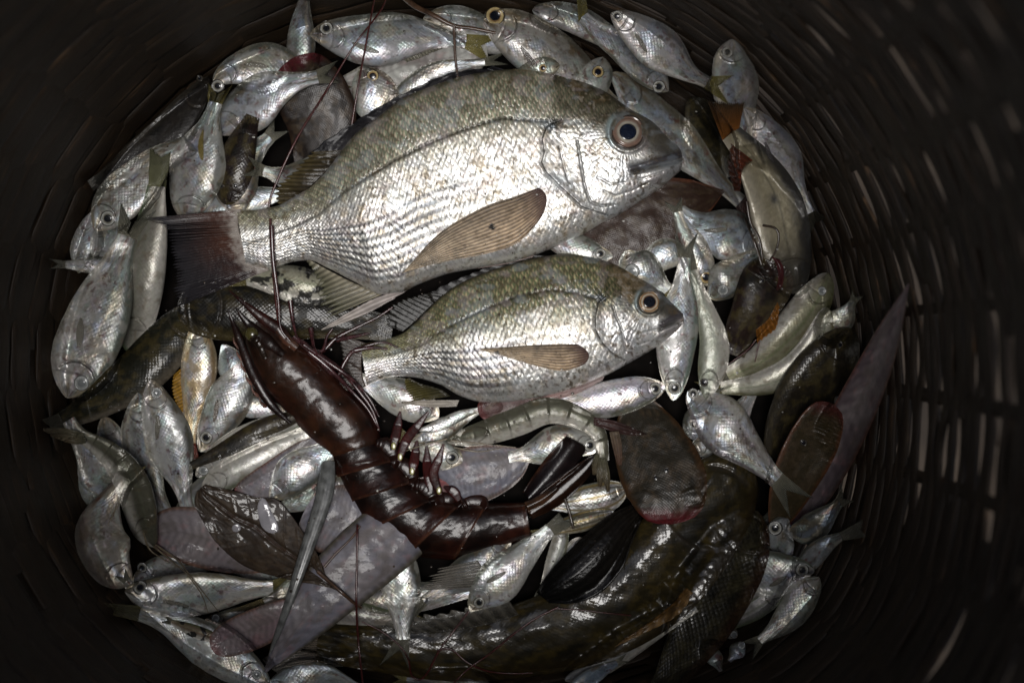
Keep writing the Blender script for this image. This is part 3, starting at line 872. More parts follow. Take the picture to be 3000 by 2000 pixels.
    f('small_fish', 'silver', 'blunt', [(1416, 60), (1500, 95), (1600, 160), (1700, 230), (1790, 310)], 190, 'l', 'speckled mullet with bold yellow rimmed eye at the top', G1, eye=(1450, 47, 27, 'gold'), pec=(.30, -.30, .26), back=.15, backc=(.075, .06, .035), dirt=1.0, tint=(.85, .82, .78), pecc=(.16, .14, .13))
    f('small_fish', 'silver', 'deep', [(1640, 192), (1580, 205), (1520, 240), (1460, 270)], 80, 'd', 'small dark fish head peeping over the back of the big bream', G1, eye=(1591, 200, 12, 'gold'), tint=(.5, .5, .42), pec=0)
    f('small_fish', 'silver', 'herring', [(1790, 215), (1850, 270), (1960, 390), (2070, 500), (2170, 590)], 135, 'l', 'speckled fish with dark tail passing behind the big bream face', G1, tail=((2230, 560), (2190, 660), .7), tailc=((.05, .04, .04), (.10, .03, .02)), pec=0, back=.2, backc=(.10, .085, .05), tint=(.62, .62, .62), dirt=.9)
    f('small_fish', 'silver', 'deep', [(1767, 168), (1750, 215), (1730, 270), (1690, 340)], 105, 'l', 'small fish head with golden eye pointing up behind the big bream', G1, eye=(1752, 211, 17, 'gold'), pec=0, tint=(.75, .75, .72))
    f('small_fish', 'silver', 'deep', [(1058, 198), (1082, 250), (1110, 320), (1150, 400)], 135, 'l', 'silver fish head looking up beside the dark sole', G1, eye=(1092, 223, 17, 'gold'), pec=0, backc=(.05, .04, .04), tint=(.8, .78, .75))
    f('small_fish', 'silver', 'herring', [(625, 245), (690, 205), (780, 185), (870, 205), (950, 250)], 120, 'd', 'arched silver fish with clouded eye below the tail up fish', G1, eye=(638, 252, 18, 'silver'), pec=(.3, .2, .2), tint=(.85, .85, .83))
    f('tongue_sole', 'soledark', 'sole', [(858, 170), (905, 260), (940, 350), (930, 450), (880, 560)], 215, 'l', 'nearly black sole with dark red snout at upper left', G2, base=(.018, .013, .011), rimc=(.03, .016, .010), endc=(.11, .012, .018), sup=75)
    f('small_fish', 'silver', 'deep', [(640, 395), (700, 330), (780, 275), (870, 240), (930, 225)], 140, 'd', 'bright silver fish with green stained belly left of the dark sole', G1, pec=0, backc=(.08, .08, .06), tint=(.9, .92, 1.0), dirt=.8)
    f('dark_goby', 'dark', 'slim', [(660, 600), (682, 520), (705, 430), (740, 340)], 110, 'l', 'black brown fish with blunt wet head pointing down near the big tail', G3, eye=((648, 545, 8, 'dark'), (690, 545, 8, 'dark')), base=(.022, .014, .012))
    f('dark_goby', 'dark', 'herring', [(610, 225), (560, 300), (480, 400), (380, 470), (265, 545)], 120, 'l', 'dull charcoal fish leaning on the upper left wall', G3, eye=(585, 230, 9, 'dark'), base=(.020, .017, .015), mott=(.03, .025, .02), scal=.12)
    f('small_fish', 'silver', 'deep', [(280, 675), (330, 610), (400, 530), (470, 460), (540, 420)], 150, 'r', 'silver fish with golden cheek and glazed eye at the left wall', G1, tail=(), eye=(316, 640, 22, 'silver'), pec=0, tint=(.8, .78, .74), dirt=.9)
    f('small_fish', 'silver', 'deep', [(545, 650), (560, 560), (585, 450), (610, 370), (630, 300)], 160, 'l', 'silver fish hanging head down between charcoal fish and big tail', G1, pec=(.52, .1, .24), pecc=(.26, .20, .05), tint=(.68, .68, .68))
    f('small_fish', 'pale', 'slim', [(395, 1040), (395, 940), (420, 790), (445, 660), (460, 545)], 138, 'r', 'slender grey fish with a green back, its tail up beside the left wall', G1, tail=((440, 425), (500, 440), .8), tailc=((.15, .15, .08), (.10, .10, .06)), base=(.20, .19, .16), backc=(.035, .06, .02), band=.2)

def left_layer():
    f = fish
    f('small_fish', 'silver', 'deep', [(196, 1165), (225, 1080), (275, 950), (330, 800), (372, 690)], 212, 'l', 'largest silver fish at the left wall, head down with glazed eye', G1, eye=(239, 1122, 22, 'grey'), pec=(.30, -.2, .16), tint=(.86, .83, .80), backc=(.07, .09, .07), scales=11)
    f('mottled_fish', 'dark', 'slim', [(590, 890), (520, 970), (420, 1080), (300, 1170), (185, 1235)], 150, 'r', 'long mottled black green fish with grey belly slanting across the left', G3, base=(.022, .022, .014), bellyc=(.17, .145, .11), bellyf=.9, tail=((120, 1230), (180, 1300), .8), tailc=DT)
    f('small_fish', 'silver', 'herring', [(568, 940), (585, 1040), (575, 1150), (560, 1230), (555, 1300)], 118, 'l', 'golden orange fish with yellow fin and bloody tail', G1, pec=0, tint=(1.0, .76, .44), anal=(.4, .75, 34), finc=((.34, .18, .02), (.30, .16, .02)), dirt=.5, tail=((530, 1390), (590, 1380), .8), tailc=((.16, .03, .02), (.12, .04, .02)), backc=(.2, .13, .06))
    f('small_fish', 'silver', 'herring', [(585, 1322), (615, 1270), (670, 1170), (720, 1080), (760, 1010)], 128, 'l', 'silver fish with black pupil and dark scaled back left of the prawn', G1, eye=(604, 1281, 18, 'silver'), tint=(.85, .85, .84), backc=(.03, .03, .025), back=.3, pecc=(.24, .19, .15))
    f('small_fish', 'silver', 'deep', [(318, 1490), (318, 1430), (280, 1350), (230, 1280), (200, 1230)], 125, 'l', 'silver fish with black and white eye under the left shrimp', G1, tail=(), eye=(319, 1450, 16, 'gold'), tint=(.62, .6, .56), pec=0)
    f('small_fish', 'silver', 'herring', [(405, 1150), (405, 1230), (420, 1340), (450, 1440), (500, 1520)], 120, 'l', 'silver fish with pinkish flank tucked under the upright herring', G1, pec=0, tint=(.72, .72, .70))
    f('small_fish', 'silver', 'herring', [(440, 1113), (460, 1190), (490, 1290), (525, 1400), (548, 1490)], 140, 'l', 'upright silver herring with its snout at the top, left of the golden fish', G1, eye=(459, 1151, 15, 'grey'), tail=((500, 1570), (590, 1570)), backc=(.05, .05, .035), back=.35, tint=(.95, .95, .95), dirt=.5)
    f('small_fish', 'pale', 'slim', [(575, 1395), (640, 1340), (720, 1290), (830, 1240), (930, 1190)], 92, 'u', 'smooth grey fish with pale belly, upper one of two beside the prawn', G1, base=(.34, .33, .31), scal=.04, band=.1, eye=(596, 1378, 14, 'grey'))
    f('small_fish', 'pale', 'slim', [(590, 1440), (650, 1400), (740, 1350), (840, 1300), (930, 1250)], 96, 'u', 'smooth pale grey fish with bare belly, lower one of two beside the prawn', G1, base=(.42, .41, .38), scal=.04, band=.1)
    f('dark_goby', 'dark', 'slim', [(890, 1215), (780, 1250), (670, 1310), (560, 1365)], 60, 'd', 'thin brown fish like a dark blade above the smooth grey fish', G3, base=(.035, .027, .018), scal=.05)
    f('tongue_sole', 'solewhite', 'sole', [(690, 1460), (800, 1400), (900, 1320), (980, 1270)], 100, 'd', 'lilac sole underside showing a strip with brown rim near the prawn back', G2)
    f('small_fish', 'silver', 'herring', [(790, 1462), (830, 1420), (890, 1370), (960, 1330), (1040, 1300)], 116, 'u', 'silver green fish tucked below the prawn back', G1, pec=0, tint=(.75, .78, .82), band=.6)
    f('small_fish', 'silver', 'slim', [(1020, 1400), (950, 1440), (880, 1470), (810, 1490)], 70, 'd', 'dull fish with a yellow fin behind the grey glassy spike', G1, pec=0, tint=(.5, .5, .45), tail=((750, 1500), (780, 1540), .8), tailc=YT)
    # lower left
    f('small_fish', 'silver', 'deep', [(385, 1712), (320, 1650), (292, 1570), (315, 1480), (360, 1400)], 150, 'r', 'curled brownish silver fish with scaly back against the lower left wall', G1, pec=0, tint=(.62, .56, .50), backc=(.10, .07, .06), back=.3, scales=12)
    f('small_fish', 'silver', 'herring', [(388, 1702), (450, 1668), (530, 1650), (620, 1640), (700, 1640)], 86, 'd', 'small pale fish head poking out below the white sole at lower left', G1, eye=(416, 1662, 15, 'silver'), pec=0, tint=(.72, .70, .70))
    f('small_fish', 'silver', 'herring', [(1060, 1690), (960, 1690), (850, 1695), (730, 1670), (620, 1650)], 90, 'd', 'white bellied fish under the leaf tip', G1, pec=0, tint=(.75, .73, .70))
    f('small_fish', 'silver', 'slim', [(480, 1790), (440, 1760), (400, 1740), (370, 1700)], 60, 'd', 'dark wet tail end at the lower left wall under the bright herring', G1, pec=0, tint=(.35, .33, .3))
    f('small_fish', 'silver', 'herring', [(790, 2010), (700, 1950), (600, 1880), (500, 1825), (408, 1795)], 150, 'd', 'pale silver fish sloping down to the bottom edge with its olive tail at left', G1, tail=((300, 1765), (330, 1800), .8), tailc=((.12, .11, .05), (.07, .06, .03)), pec=0, tint=(.90, .92, .90), eye=(752, 1975, 14, 'grey'), back=.7)
    f('small_fish', 'pale', 'slim', [(640, 1870), (590, 1855), (550, 1840), (500, 1820)], 40, 'd', 'spotted brown fin like fish beside the pink sole snout', G1, base=(.16, .12, .08), spots=1)
    f('small_fish', 'silver', 'herring', [(600, 1815), (660, 1812), (740, 1800), (850, 1790)], 56, 'd', 'small fish with one dark eye showing below the bright herring', G1, eye=(632, 1810, 12, 'grey'), pec=0, tint=(.4, .4, .4))
    f('small_fish', 'pale', 'herring', [(770, 1930), (850, 1945), (930, 1945), (1010, 1940)], 80, 'd', 'grey brown leaf shaped fish tail at the bottom', G1, base=(.17, .15, .13), backc=(.10, .08, .06), tail=((1080, 1915), (1090, 1960), .9), tailc=GT)
    f('small_fish', 'silver', 'herring', [(770, 2040), (850, 2000), (960, 1985), (1060, 2020)], 100, 'd', 'silver back cut off by the bottom edge left of the red feeler', G1, pec=0, tint=(.7, .75, .78), back=.8)
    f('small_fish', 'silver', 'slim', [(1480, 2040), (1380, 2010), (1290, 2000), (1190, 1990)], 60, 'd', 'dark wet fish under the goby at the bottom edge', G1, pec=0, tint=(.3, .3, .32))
    f('small_fish', 'silver', 'herring', [(366, 1732), (450, 1742), (560, 1742), (690, 1730), (800, 1722)], 146, 'd', 'bright horizontal herring with brown lens eye at lower left', G1, eye=(411, 1720, 20, 'silver'), pec=(.26, -.25, .17), tint=(1.02, 1.0, .96), backc=(.12, .10, .05), back=.5, dirt=.2, tail=((660, 1800), (640, 1760)) if 0 else None)
    f('small_fish', 'silver', 'herring', [(1030, 1690), (960, 1700), (900, 1712), (830, 1740), (775, 1765)], 92, 'd', 'silver fish with translucent yellow tail fins lying over the pink sole', G1, pec=0, tint=(.95, .9, .8), backc=(.05, .06, .03), tail=((655, 1795), (712, 1870), .35), tailc=((.20, .16, .08), (.13, .11, .07)), talpha=.55)

def right_layer():
    f = fish
    f('small_fish', 'silver', 'herring', [(1957, 268), (1900, 205), (1830, 140), (1755, 95), (1706, 48)], 122, 'u', 'silver fish heading down right with its yellow tail raised at the top edge', G1, eye=(1930, 254, 18, 'silver'), tail=((1688, -40), (1712, -40), .9), tailc=YT, backc=(.06, .06, .035), tint=(.80, .82, .88), band=0)
    f('small_fish', 'silver', 'deep', [(2145, 116), (2140, 180), (2150, 250), (2165, 330), (2185, 420)], 134, 'l', 'smooth grey fish with a thin beaked snout up against the right wall', G1, eye=(2131, 153, 16, 'silver'), pec=0, tint=(.58, .56, .55), backc=(.09, .085, .08), scal=0)
    f('small_fish', 'silver', 'herring', [(1790, 40), (1850, 80), (1930, 140), (2010, 210), (2072, 243)], 132, 'l', 'iridescent silver fish torn at the belly with yellow tail at upper right', G1, eye=(1808, 48, 16, 'silver'), tail=((2150, 222), (2140, 310), .45), tailc=((.14, .12, .04), (.09, .08, .03)), tint=(.92, .88, .88), backc=(.07, .07, .08))
    f('small_fish', 'silver', 'herring', [(2180, 318), (2240, 380), (2295, 460), (2330, 540), (2372, 625)], 106, 'l', 'bright iridescent fish curving down along the right wall', G1, tail=((2420, 640), (2370, 700), .7), tailc=DT, pec=(.32, -.3, .18), tint=(1.0, .95, .95), backc=(.14, .15, .2), pecc=(.1, .09, .09))
    f('catfish', 'cat', 'slim', [(2330, 860), (2300, 720), (2270, 590), (2205, 470), (2140, 392)], 168, 'l', 'grey catfish with tan belly, orange tail and dark head along the right', G3, tail=((2072, 290), (2180, 300), .95), tailc=((.15, .055, .012), (.035, .025, .015)), talpha=.95, tz=1.0)
    f('tongue_sole', 'soledark', 'sole', [(1700, 740), (1780, 690), (1900, 640), (2000, 600), (2120, 560)], 235, 'd', 'brown sole with wet patches and orange rim under the big bream chin', G2, base=(.040, .022, .015), rimc=(.13, .040, .018), endc=(.05, .02, .015))
    f('small_fish', 'silver', 'herring', [(1795, 752), (1740, 745), (1670, 715), (1600, 690), (1540, 670)], 92, 'd', 'silver head with ringed eye between the two bream', G1, eye=(1759, 743, 15, 'silver'), pec=0, tint=(.75, .75, .70))
    f('small_fish', 'silver', 'deep', [(2010, 740), (1970, 745), (1920, 760), (1870, 800)], 90, 'd', 'pale scrap of fish flank between sole and upright herring', G1, pec=0, tint=(.75, .75, .72))
    f('small_fish', 'silver', 'deep', [(2230, 720), (2180, 705), (2110, 680), (2050, 660), (1990, 620)], 136, 'd', 'bluish silver fish lying level right of the brown sole', G1, pec=(.42, .2, .24), tint=(.80, .86, .92), tail=(), backc=(.10, .10, .09))
    f('small_fish', 'silver', 'herring', [(2085, 838), (2062, 790), (2030, 720), (2000, 660), (1985, 620)], 96, 'r', 'silver head with black and orange eye below the bluish fish', G1, eye=(2069, 812, 19, 'gold'), pec=0, tint=(.7, .68, .64))
    f('small_fish', 'silver', 'herring', [(1832, 735), (1850, 765), (1900, 800), (1960, 850)], 120, 'd', 'grey armoured head just above the smaller bream forehead', G1, eye=(1852, 795, 21, 'grey'), pec=0, tint=(.62, .62, .6), dirt=.2)
    f('small_fish', 'silver', 'blunt', [(2076, 872), (2110, 840), (2165, 785), (2230, 735)], 104, 'u', 'plain pale grey fish with dark ringed eye left of the small catfish', G1, tail=(), eye=(2118, 850, 16, 'grey'), pec=0, tint=(.60, .60, .56), scal=0)
    f('small_fish', 'silver', 'deep', [(2430, 990), (2445, 950), (2470, 930), (2500, 880)], 80, 'l', 'little fish head with round dark eye tucked at the right wall', G1, eye=(2432, 969, 16, 'grey'), pec=0, tint=(.4, .4, .4))
    f('small_fish', 'pale', 'slim', [(2425, 800), (2385, 880), (2320, 970), (2230, 1050), (2130, 1100)], 122, 'l', 'olive green fish with pale flank, upper one of two bending by the right wall', G1, base=(.22, .21, .14), backc=(.06, .065, .02), eye=(2408, 852, 13, 'grey'), bandc=(.10, .14, .05))
    f('small_fish', 'pale', 'slim', [(2422, 900), (2395, 1000), (2330, 1080), (2230, 1122), (2110, 1136)], 96, 'u', 'pale bellied eel like fish, lower one of two bending by the right wall', G1, base=(.36, .35, .28), backc=(.06, .06, .02), scal=.08)
    f('dark_goby', 'dark', 'slim', [(2490, 960), (2440, 1050), (2360, 1170), (2300, 1290), (2275, 1420)], 185, 'l', 'thick glossy dark brown goby leaning on the right wall', G3, base=(.024, .019, .012), eye=(2462, 1010, 9, 'dark'))
    f('tiny_fish', 'silver', 'slim', [(2450, 1160), (2462, 1190), (2440, 1230), (2420, 1270)], 46, 'l', 'thin sparkling fish strip beside the red rimmed sole', G1, pec=0)
    f('tongue_sole', 'solewhite', 'sole', [(2318, 1540), (2390, 1420), (2470, 1270), (2560, 1080), (2662, 832)], 128, 'r', 'long pinkish white sole underside sticking up the right wall', G2, base=(.115, .09, .097), rimc=(.14, .05, .03), endc=(.22, .05, .045), sup=60, deg=2)
    f('tongue_sole', 'soledark', 'sole', [(2435, 1180), (2385, 1290), (2330, 1400), (2290, 1500), (2260, 1580)], 150, 'l', 'olive brown sole with red orange rim beside the white sole underside', G2, base=(.045, .033, .016), rimc=(.13, .045, .02), endc=(.09, .02, .02), eye=((2354, 1296, 10, 'dark'),), tint=1)
    f('small_catfish', 'dark', 'goby', [(2268, 765), (2245, 830), (2210, 900), (2170, 970), (2150, 1040)], 158, 'r', 'small chocolate brown catfish head with pink lips and orange fin', G3, base=(.030, .018, .014), eye=((2233, 822, 9, 'dark'),), scal=.05)
    # lower right corner
    f('small_fish', 'silver', 'herring', [(2310, 1560), (2370, 1550), (2430, 1500), (2460, 1470)], 100, 'd', 'dark scaly fish against the lower right wall', G1, pec=0, tint=(.13, .13, .12), scales=12)
    f('small_fish', 'silver', 'slim', [(2340, 1680), (2380, 1630), (2420, 1595), (2465, 1570)], 66, 'd', 'grey tail piece resting on the lower right wall', G1, pec=0, tint=(.45, .47, .5), tail=((2530, 1520), (2540, 1570), .8), tailc=GT)
    f('small_fish', 'silver', 'blunt', [(2310, 1520), (2285, 1550), (2290, 1610), (2290, 1680)], 90, 'r', 'small grey head with cream glazed eye above the lower right herring', G1, eye=(2271, 1546, 20, 'silver'), pec=0, tint=(.68, .70, .74))
    f('small_fish', 'silver', 'deep', [(2400, 1690), (2350, 1745), (2290, 1820), (2225, 1875)], 104, 'u', 'speckled pale fish flank under the lower right herring', G1, pec=0, tint=(.55, .55, .5), dirt=1, tail=None)
    f('small_fish', 'pale', 'slim', [(2290, 1735), (2220, 1770), (2150, 1810), (2095, 1840)], 80, 'u', 'grey flat fish tail under the lower right herring', G1, base=(.26, .25, .24), scal=.06)
    f('small_fish', 'pale', 'slim', [(2230, 1730), (2170, 1735), (2120, 1750), (2080, 1790)], 74, 'u', 'pinkish grey scrap of fish beside the dark scaled fish', G1, base=(.30, .27, .27), scal=.06)
    for k, (x, y, a, L, lb) in enumerate([(2083, 1902, 2.0, 70, 'tiny glassy fish with a ringed eye at the bottom of the basket'), (2150, 1858, -.6, 64, 'tiny glassy fry with open gill lying on the bottom'), (2172, 1890, .9, 58, 'tiny glassy fry standing upright beside the wall'), (2110, 1850, .2, 54, 'tiny glassy fry next to the dark scaled fish')]):
        c, s_ = math.cos(a), -math.sin(a)
        f('tiny_fish', 'silver', 'blunt', [(x + c * 12, y + s_ * 12), (x - c * L * .4, y - s_ * L * .4), (x - c * L, y - s_ * L)], 48, 'd', lb, G1, eye=(x, y, 11, 'grey'), pec=0, n=80, tint=(.4, .4, .42))
    f('small_fish', 'silver', 'herring', [(2386, 1672), (2330, 1672), (2250, 1680), (2170, 1682), (2080, 1690)], 128, 'd', 'bright level herring with clear ringed eye at lower right', G1, eye=(2350, 1669, 19, 'silver'), tint=(.95, .95, .92), backc=(.05, .065, .04), back=.35, dirt=.2)
    # below the prawn, middle
    f('small_fish', 'silver', 'deep', [(1840, 1430), (1770, 1455), (1690, 1470), (1600, 1480)], 104, 'd', 'striped silver and yellow fish beside the prawn tail', G1, pec=0, stripes=1)
    f('small_fish', 'silver', 'slim', [(1800, 1500), (1730, 1520), (1660, 1540), (1590, 1560)], 60, 'd', 'dark yellow striped fish piece below the prawn tail', G1, pec=0, stripes=1, tint=(.35, .32, .25))
    f('dark_goby', 'dark', 'slim', [(2215, 1495), (2180, 1600), (2110, 1730), (2040, 1860), (1930, 2040)], 190, 'r', 'dark scaly brown fish beside the big goby with wet gleam', G3, base=(.030, .026, .016), scal=.85, scales=13, mott=(.07, .06, .03), bellyc=(.10, .04, .02), bellyf=.35)
    f('small_fish', 'pale', 'slim', [(1655, 1992), (1760, 1950), (1870, 1880), (1960, 1825), (2040, 1780)], 64, 'd', 'slender grey silver fish along the belly of the big goby', G1, tail=(), base=(.24, .24, .24), backc=(.06, .06, .06), scal=.05, band=.05)
    f('small_fish', 'silver', 'slim', [(1660, 2030), (1720, 1990), (1770, 1960), (1810, 1940)], 52, 'd', 'bluish silver fish sliver at the bottom edge', G1, pec=0, tint=(.5, .6, .75))

def blade(name, parent, outline_pairs, c0, c1, mat=None, zlift=3.0, bulge=6.0, rays=6, alpha=1.0, raydark=.3, n=40, m=25, seed=1, rough=.3, thick=2.0, cfun=None, label=None, jag=0.0, zfun=None):
    """broad flat thing between two edges (pairs of points), draped on what lies below, slightly bulged"""
    a = curve([p[0] for p in outline_pairs], n); b = curve([p[1] for p in outline_pairs], n)
    q = np.linspace(0, 1, m)
    P2 = a[:, None] * (1 - q)[None, :, None] + b[:, None] * q[None, :, None]
    h = hsample(P2[..., 0], P2[..., 1])
    u = np.linspace(0, 1, n)
    base = np.percentile(h, 75, axis=1)
    co = np.polyfit(u, base, 2)
    z = np.maximum(np.polyval(co, u)[:, None] + bulge * np.sin(math.pi * q)[None] , h + zlift)
    rid = .5 + .5 * np.cos(q * rays * 2 * math.pi)
    z = z + rid[None] * 1.2
    if zfun: z = z + zfun(u[:, None] + 0 * q[None], q[None] + 0 * u[:, None])
    P = np.dstack([P2, z])
    ns = fbm(P2[..., 0] / 18, P2[..., 1] / 18, seed)
    col = A(c0) * (1 - u)[:, None, None] + A(c1) * u[:, None, None]
    col = np.broadcast_to(col, (n, m, 3)) * (.6 + .8 * ns)[..., None] * (1 - raydark * (1 - rid))[None, :, None]
    if cfun: col = cfun(col, u[:, None] + 0 * q, q[None] + 0 * u[:, None], ns)
    o = sheet(name, P, mat or M_FIN, parent, col, alpha, rough, thick, label)
    splat(P)
    return o

def strand(name, pts, r0, r1, color_mat, parent=None, label=None, cat=None, lift=2.0, n=None, taut=14, group=None, zs=None, seg=7):
    p = A(pts)
    L = np.sum(np.linalg.norm(np.diff(p, axis=0), axis=1))
    n = n or max(12, int(L / 7))
    c = curve(p, n)
    r = np.linspace(r0, r1, n)
    if zs is None:
        h = hsample(c[:, 0], c[:, 1])
        z = h.copy()
        for s in range(taut):                                # hangs over the high points
            z = np.maximum(h, np.r_[z[0], (z[:-2] + z[2:]) / 2, z[-1]])
        z = gauss1(z, 2.0) + r + lift
    else:
        z = np.interp(np.linspace(0, 1, n), np.linspace(0, 1, len(zs)), zs)
    t = np.gradient(c, axis=0); t /= np.linalg.norm(t, axis=1)[:, None] + 1e-9
    nr = np.stack([-t[:, 1], t[:, 0]], 1)
    an = np.linspace(0, 2 * math.pi, seg, endpoint=False)
    P = np.dstack([c[:, None] + nr[:, None] * (r[:, None] * np.cos(an))[..., None], z[:, None] + r[:, None] * np.sin(an)])
    o = mesh_obj(name, P.reshape(-1, 3), grid_faces(n, seg, True), color_mat, parent)
    if parent is None: setp(o, label, cat, group)
    splat(np.dstack([c[:, None], (z + r)[:, None]]))
    return o

M_RED = plain('red_feeler', (.055, .010, .009), .3, .4, .5, 500)
M_BROWNRAY = plain('brown_ray', (.07, .038, .022), .35, .4, .5, 300)
M_GLASSY = plain('glassy_spike', (.17, .175, .17), .3, .25, .5, 260)
M_GLASSY.node_tree.nodes['Principled BSDF'].inputs['Transmission Weight'].default_value = 0.35
M_WHISK = plain('whisker', (.045, .03, .02), .3, .6, .4, 300)
M_OCHRE = plain('pale_feeler', (.16, .13, .085), .35, .3, .4, 300)

def big_goby():
    f = fish
    SEED[0] = 1200
    pts = [(2165, 1335), (2110, 1440), (2020, 1570), (1900, 1710), (1740, 1810), (1550, 1870), (1330, 1905), (1120, 1900), (930, 1880)]
    root, B = fish('big_goby', 'dark', 'goby', pts, 285, 'r', 'largest dark olive goby curving wet across the bottom of the basket', G3, base=(.030, .0235, .0095), mott=(.085, .060, .016), n=260, scales=10, scal=.16, coat=1.0,
                   eye=((2041, 1458, 20, 'dark'),), tail=((760, 1790), (800, 1960), .9), tailc=((.16, .13, .10), (.26, .24, .21)), talpha=.6, sup=72, deg=2, bellyc=(.035, .022, .008), bellyf=.5)
    # second ridge of the head and the mouth are folds of the body; fins
    blade('pectoral_fin', root, [((1868, 1470), (1880, 1520)), ((1800, 1500), (1850, 1590)), ((1720, 1560), (1822, 1665)), ((1640, 1640), (1760, 1735)), ((1590, 1700), (1680, 1766)), ((1572, 1735), (1608, 1764))],
          (.012, .010, .008), (.004, .004, .004), rays=7, bulge=26, raydark=.4, rough=.22, seed=5, label='black glossy wing like fin')
    fin('anal_fin', root, [(2010, 1720), (1960, 1775), (1890, 1830), (1830, 1870)], [(2030, 1735), (2000, 1790), (1930, 1835), (1800, 1895)], (.09, .045, .012), (.20, .12, .05), rays=8, alpha=.9, seed=6)
    fin('dorsal_fin', root, [(1520, 1800), (1420, 1830), (1300, 1850), (1180, 1855)], [(1480, 1740), (1340, 1780), (1210, 1800), (1080, 1830)], (.05, .045, .035), (.13, .12, .10), rays=10, alpha=.6, seed=8, jag=.3)
    fin('pelvic_fin', root, [(1400, 1640), (1420, 1680), (1390, 1720)], [(1260, 1670), (1240, 1700), (1190, 1730)], (.15, .14, .12), (.22, .20, .17), rays=9, alpha=.5, seed=9, jag=.5)

def middle_layer():
    f = fish
    f('tongue_sole', 'solewhite', 'sole', [(1285, 1440), (1330, 1410), (1410, 1385), (1490, 1360), (1560, 1320)], 170, 'd', 'lilac white sole underside inside the curl of the prawn', G2, base=(.165, .165, .20), endc=(.31, .30, .34))
    f('small_fish', 'silver', 'herring', [(1744, 1325), (1690, 1300), (1620, 1310), (1550, 1330), (1490, 1340)], 112, 'd', 'silver fish with ringed eye and dark spot behind the prawn tail fan', G1, tail=(), eye=(1728, 1304, 18, 'silver'), pec=0, tint=(.95, .93, .88))
    f('small_fish', 'silver', 'herring', [(1355, 1353), (1310, 1335), (1240, 1310), (1180, 1280)], 108, 'd', 'silver fish head with ringed eye inside the curl of the prawn', G1, eye=(1324, 1340, 19, 'silver'), pec=0, tint=(.92, .88, .8))
    f('small_fish', 'silver', 'herring', [(1285, 1222), (1245, 1200), (1180, 1165), (1110, 1135), (1050, 1110)], 128, 'd', 'bright silver fish under the tail of the smaller bream', G1, eye=(1248, 1207, 15, 'grey'), pec=0, tint=(1, 1, .98))
    f('small_fish', 'silver', 'herring', [(1205, 1290), (1260, 1275), (1340, 1235), (1410, 1200)], 62, 'u', 'little white bellied fish between the smaller bream and the prawn', G1, pec=0, tint=(.95, .95, .95))
    f('small_fish', 'silver', 'herring', [(1225, 1260), (1280, 1250), (1350, 1215), (1420, 1195)], 40, 'u', 'slim bright fish under the smaller bream belly fin', G1, pec=0)
    f('small_fish', 'silver', 'herring', [(1950, 1128), (1900, 1140), (1800, 1165), (1700, 1180), (1600, 1170)], 122, 'u', 'lilac gleaming herring along the belly of the smaller bream', G1, tail=(), eye=(1920, 1138, 18, 'silver'), pec=0, tint=(.92, .88, .98), backc=(.06, .065, .035), dirt=.3)
    f('small_fish', 'silver', 'herring', [(1378, 1790), (1410, 1750), (1480, 1680), (1555, 1605), (1614, 1550)], 122, 'r', 'silver fish with raised tail just below the prawn belly, head lower left', G1, eye=(1404, 1764, 16, 'silver'), tail=((1640, 1500), (1690, 1530), .8), tailc=GT, pec=(.28, .35, .18), tint=(1.0, 1.0, 1.0), backc=(.10, .11, .09), back=.55, dirt=.3)
    f('small_fish', 'silver', 'deep', [(1135, 1590), (1160, 1650), (1175, 1740), (1178, 1810), (1180, 1872)], 136, 'l', 'bright silver fish hanging tail down under the prawn', G1, tail=((1112, 1950), (1198, 1962), .35), tailc=GT, pec=0, tint=(1.0, 1.0, .98), dirt=.4, scales=10)
    # soles at lower left
    f('tongue_sole', 'solewhite', 'sole', [(900, 1480), (950, 1510), (1030, 1540), (1140, 1580)], 210, 'd', 'lilac white sole underside showing between leaf and prawn', G2, endc=(.33, .31, .34), base=(.165, .165, .20))
    f('tongue_sole', 'solewhite', 'sole', [(618, 1898), (680, 1868), (760, 1835), (850, 1790), (940, 1740)], 116, 'd', 'small pinkish white sole with rounded red snout at lower left', G2, base=(.20, .145, .155), endc=(.24, .06, .055))
    f('tongue_sole', 'solewhite', 'sole', [(436, 1568), (520, 1560), (640, 1590), (760, 1620), (880, 1640)], 170, 'd', 'white sole with red edged round snout under the wet brown leaf', G2, base=(.21, .185, .195), endc=(.24, .04, .04), rimc=(.24, .11, .06))
    f('tongue_sole', 'solewhite', 'sole', [(1310, 1415), (1200, 1522), (1078, 1625), (960, 1735), (862, 1850), (776, 1968)], 205, 'r', 'long white sole underside tapering to a point left of centre bottom', G2, base=(.17, .165, .195), rimc=(.10, .085, .045), sup=70)
    strand('brown_feeler', [(950, 1660), (985, 1620), (1030, 1575), (1055, 1540)], 4, 3, M_BROWNRAY, None, 'brown fin edge strip crossing the white sole above the leaf stalk', 'feeler', lift=1)

def dark_sole():
    f = fish
    root, B = f('tongue_sole', 'soledark', 'sole', [(1966, 1535), (1955, 1430), (1912, 1320), (1880, 1220), (1868, 1130)], 245, 'l', 'dark brown sole with crimson snout and two small eyes right of centre', G2, base=(.028, .023, .015), rimc=(.075, .034, .012), endc=(.15, .014, .022),
                eye=((1952, 1377, 8, 'dark'), (1921, 1399, 8, 'dark')), scales=7, sup=75)

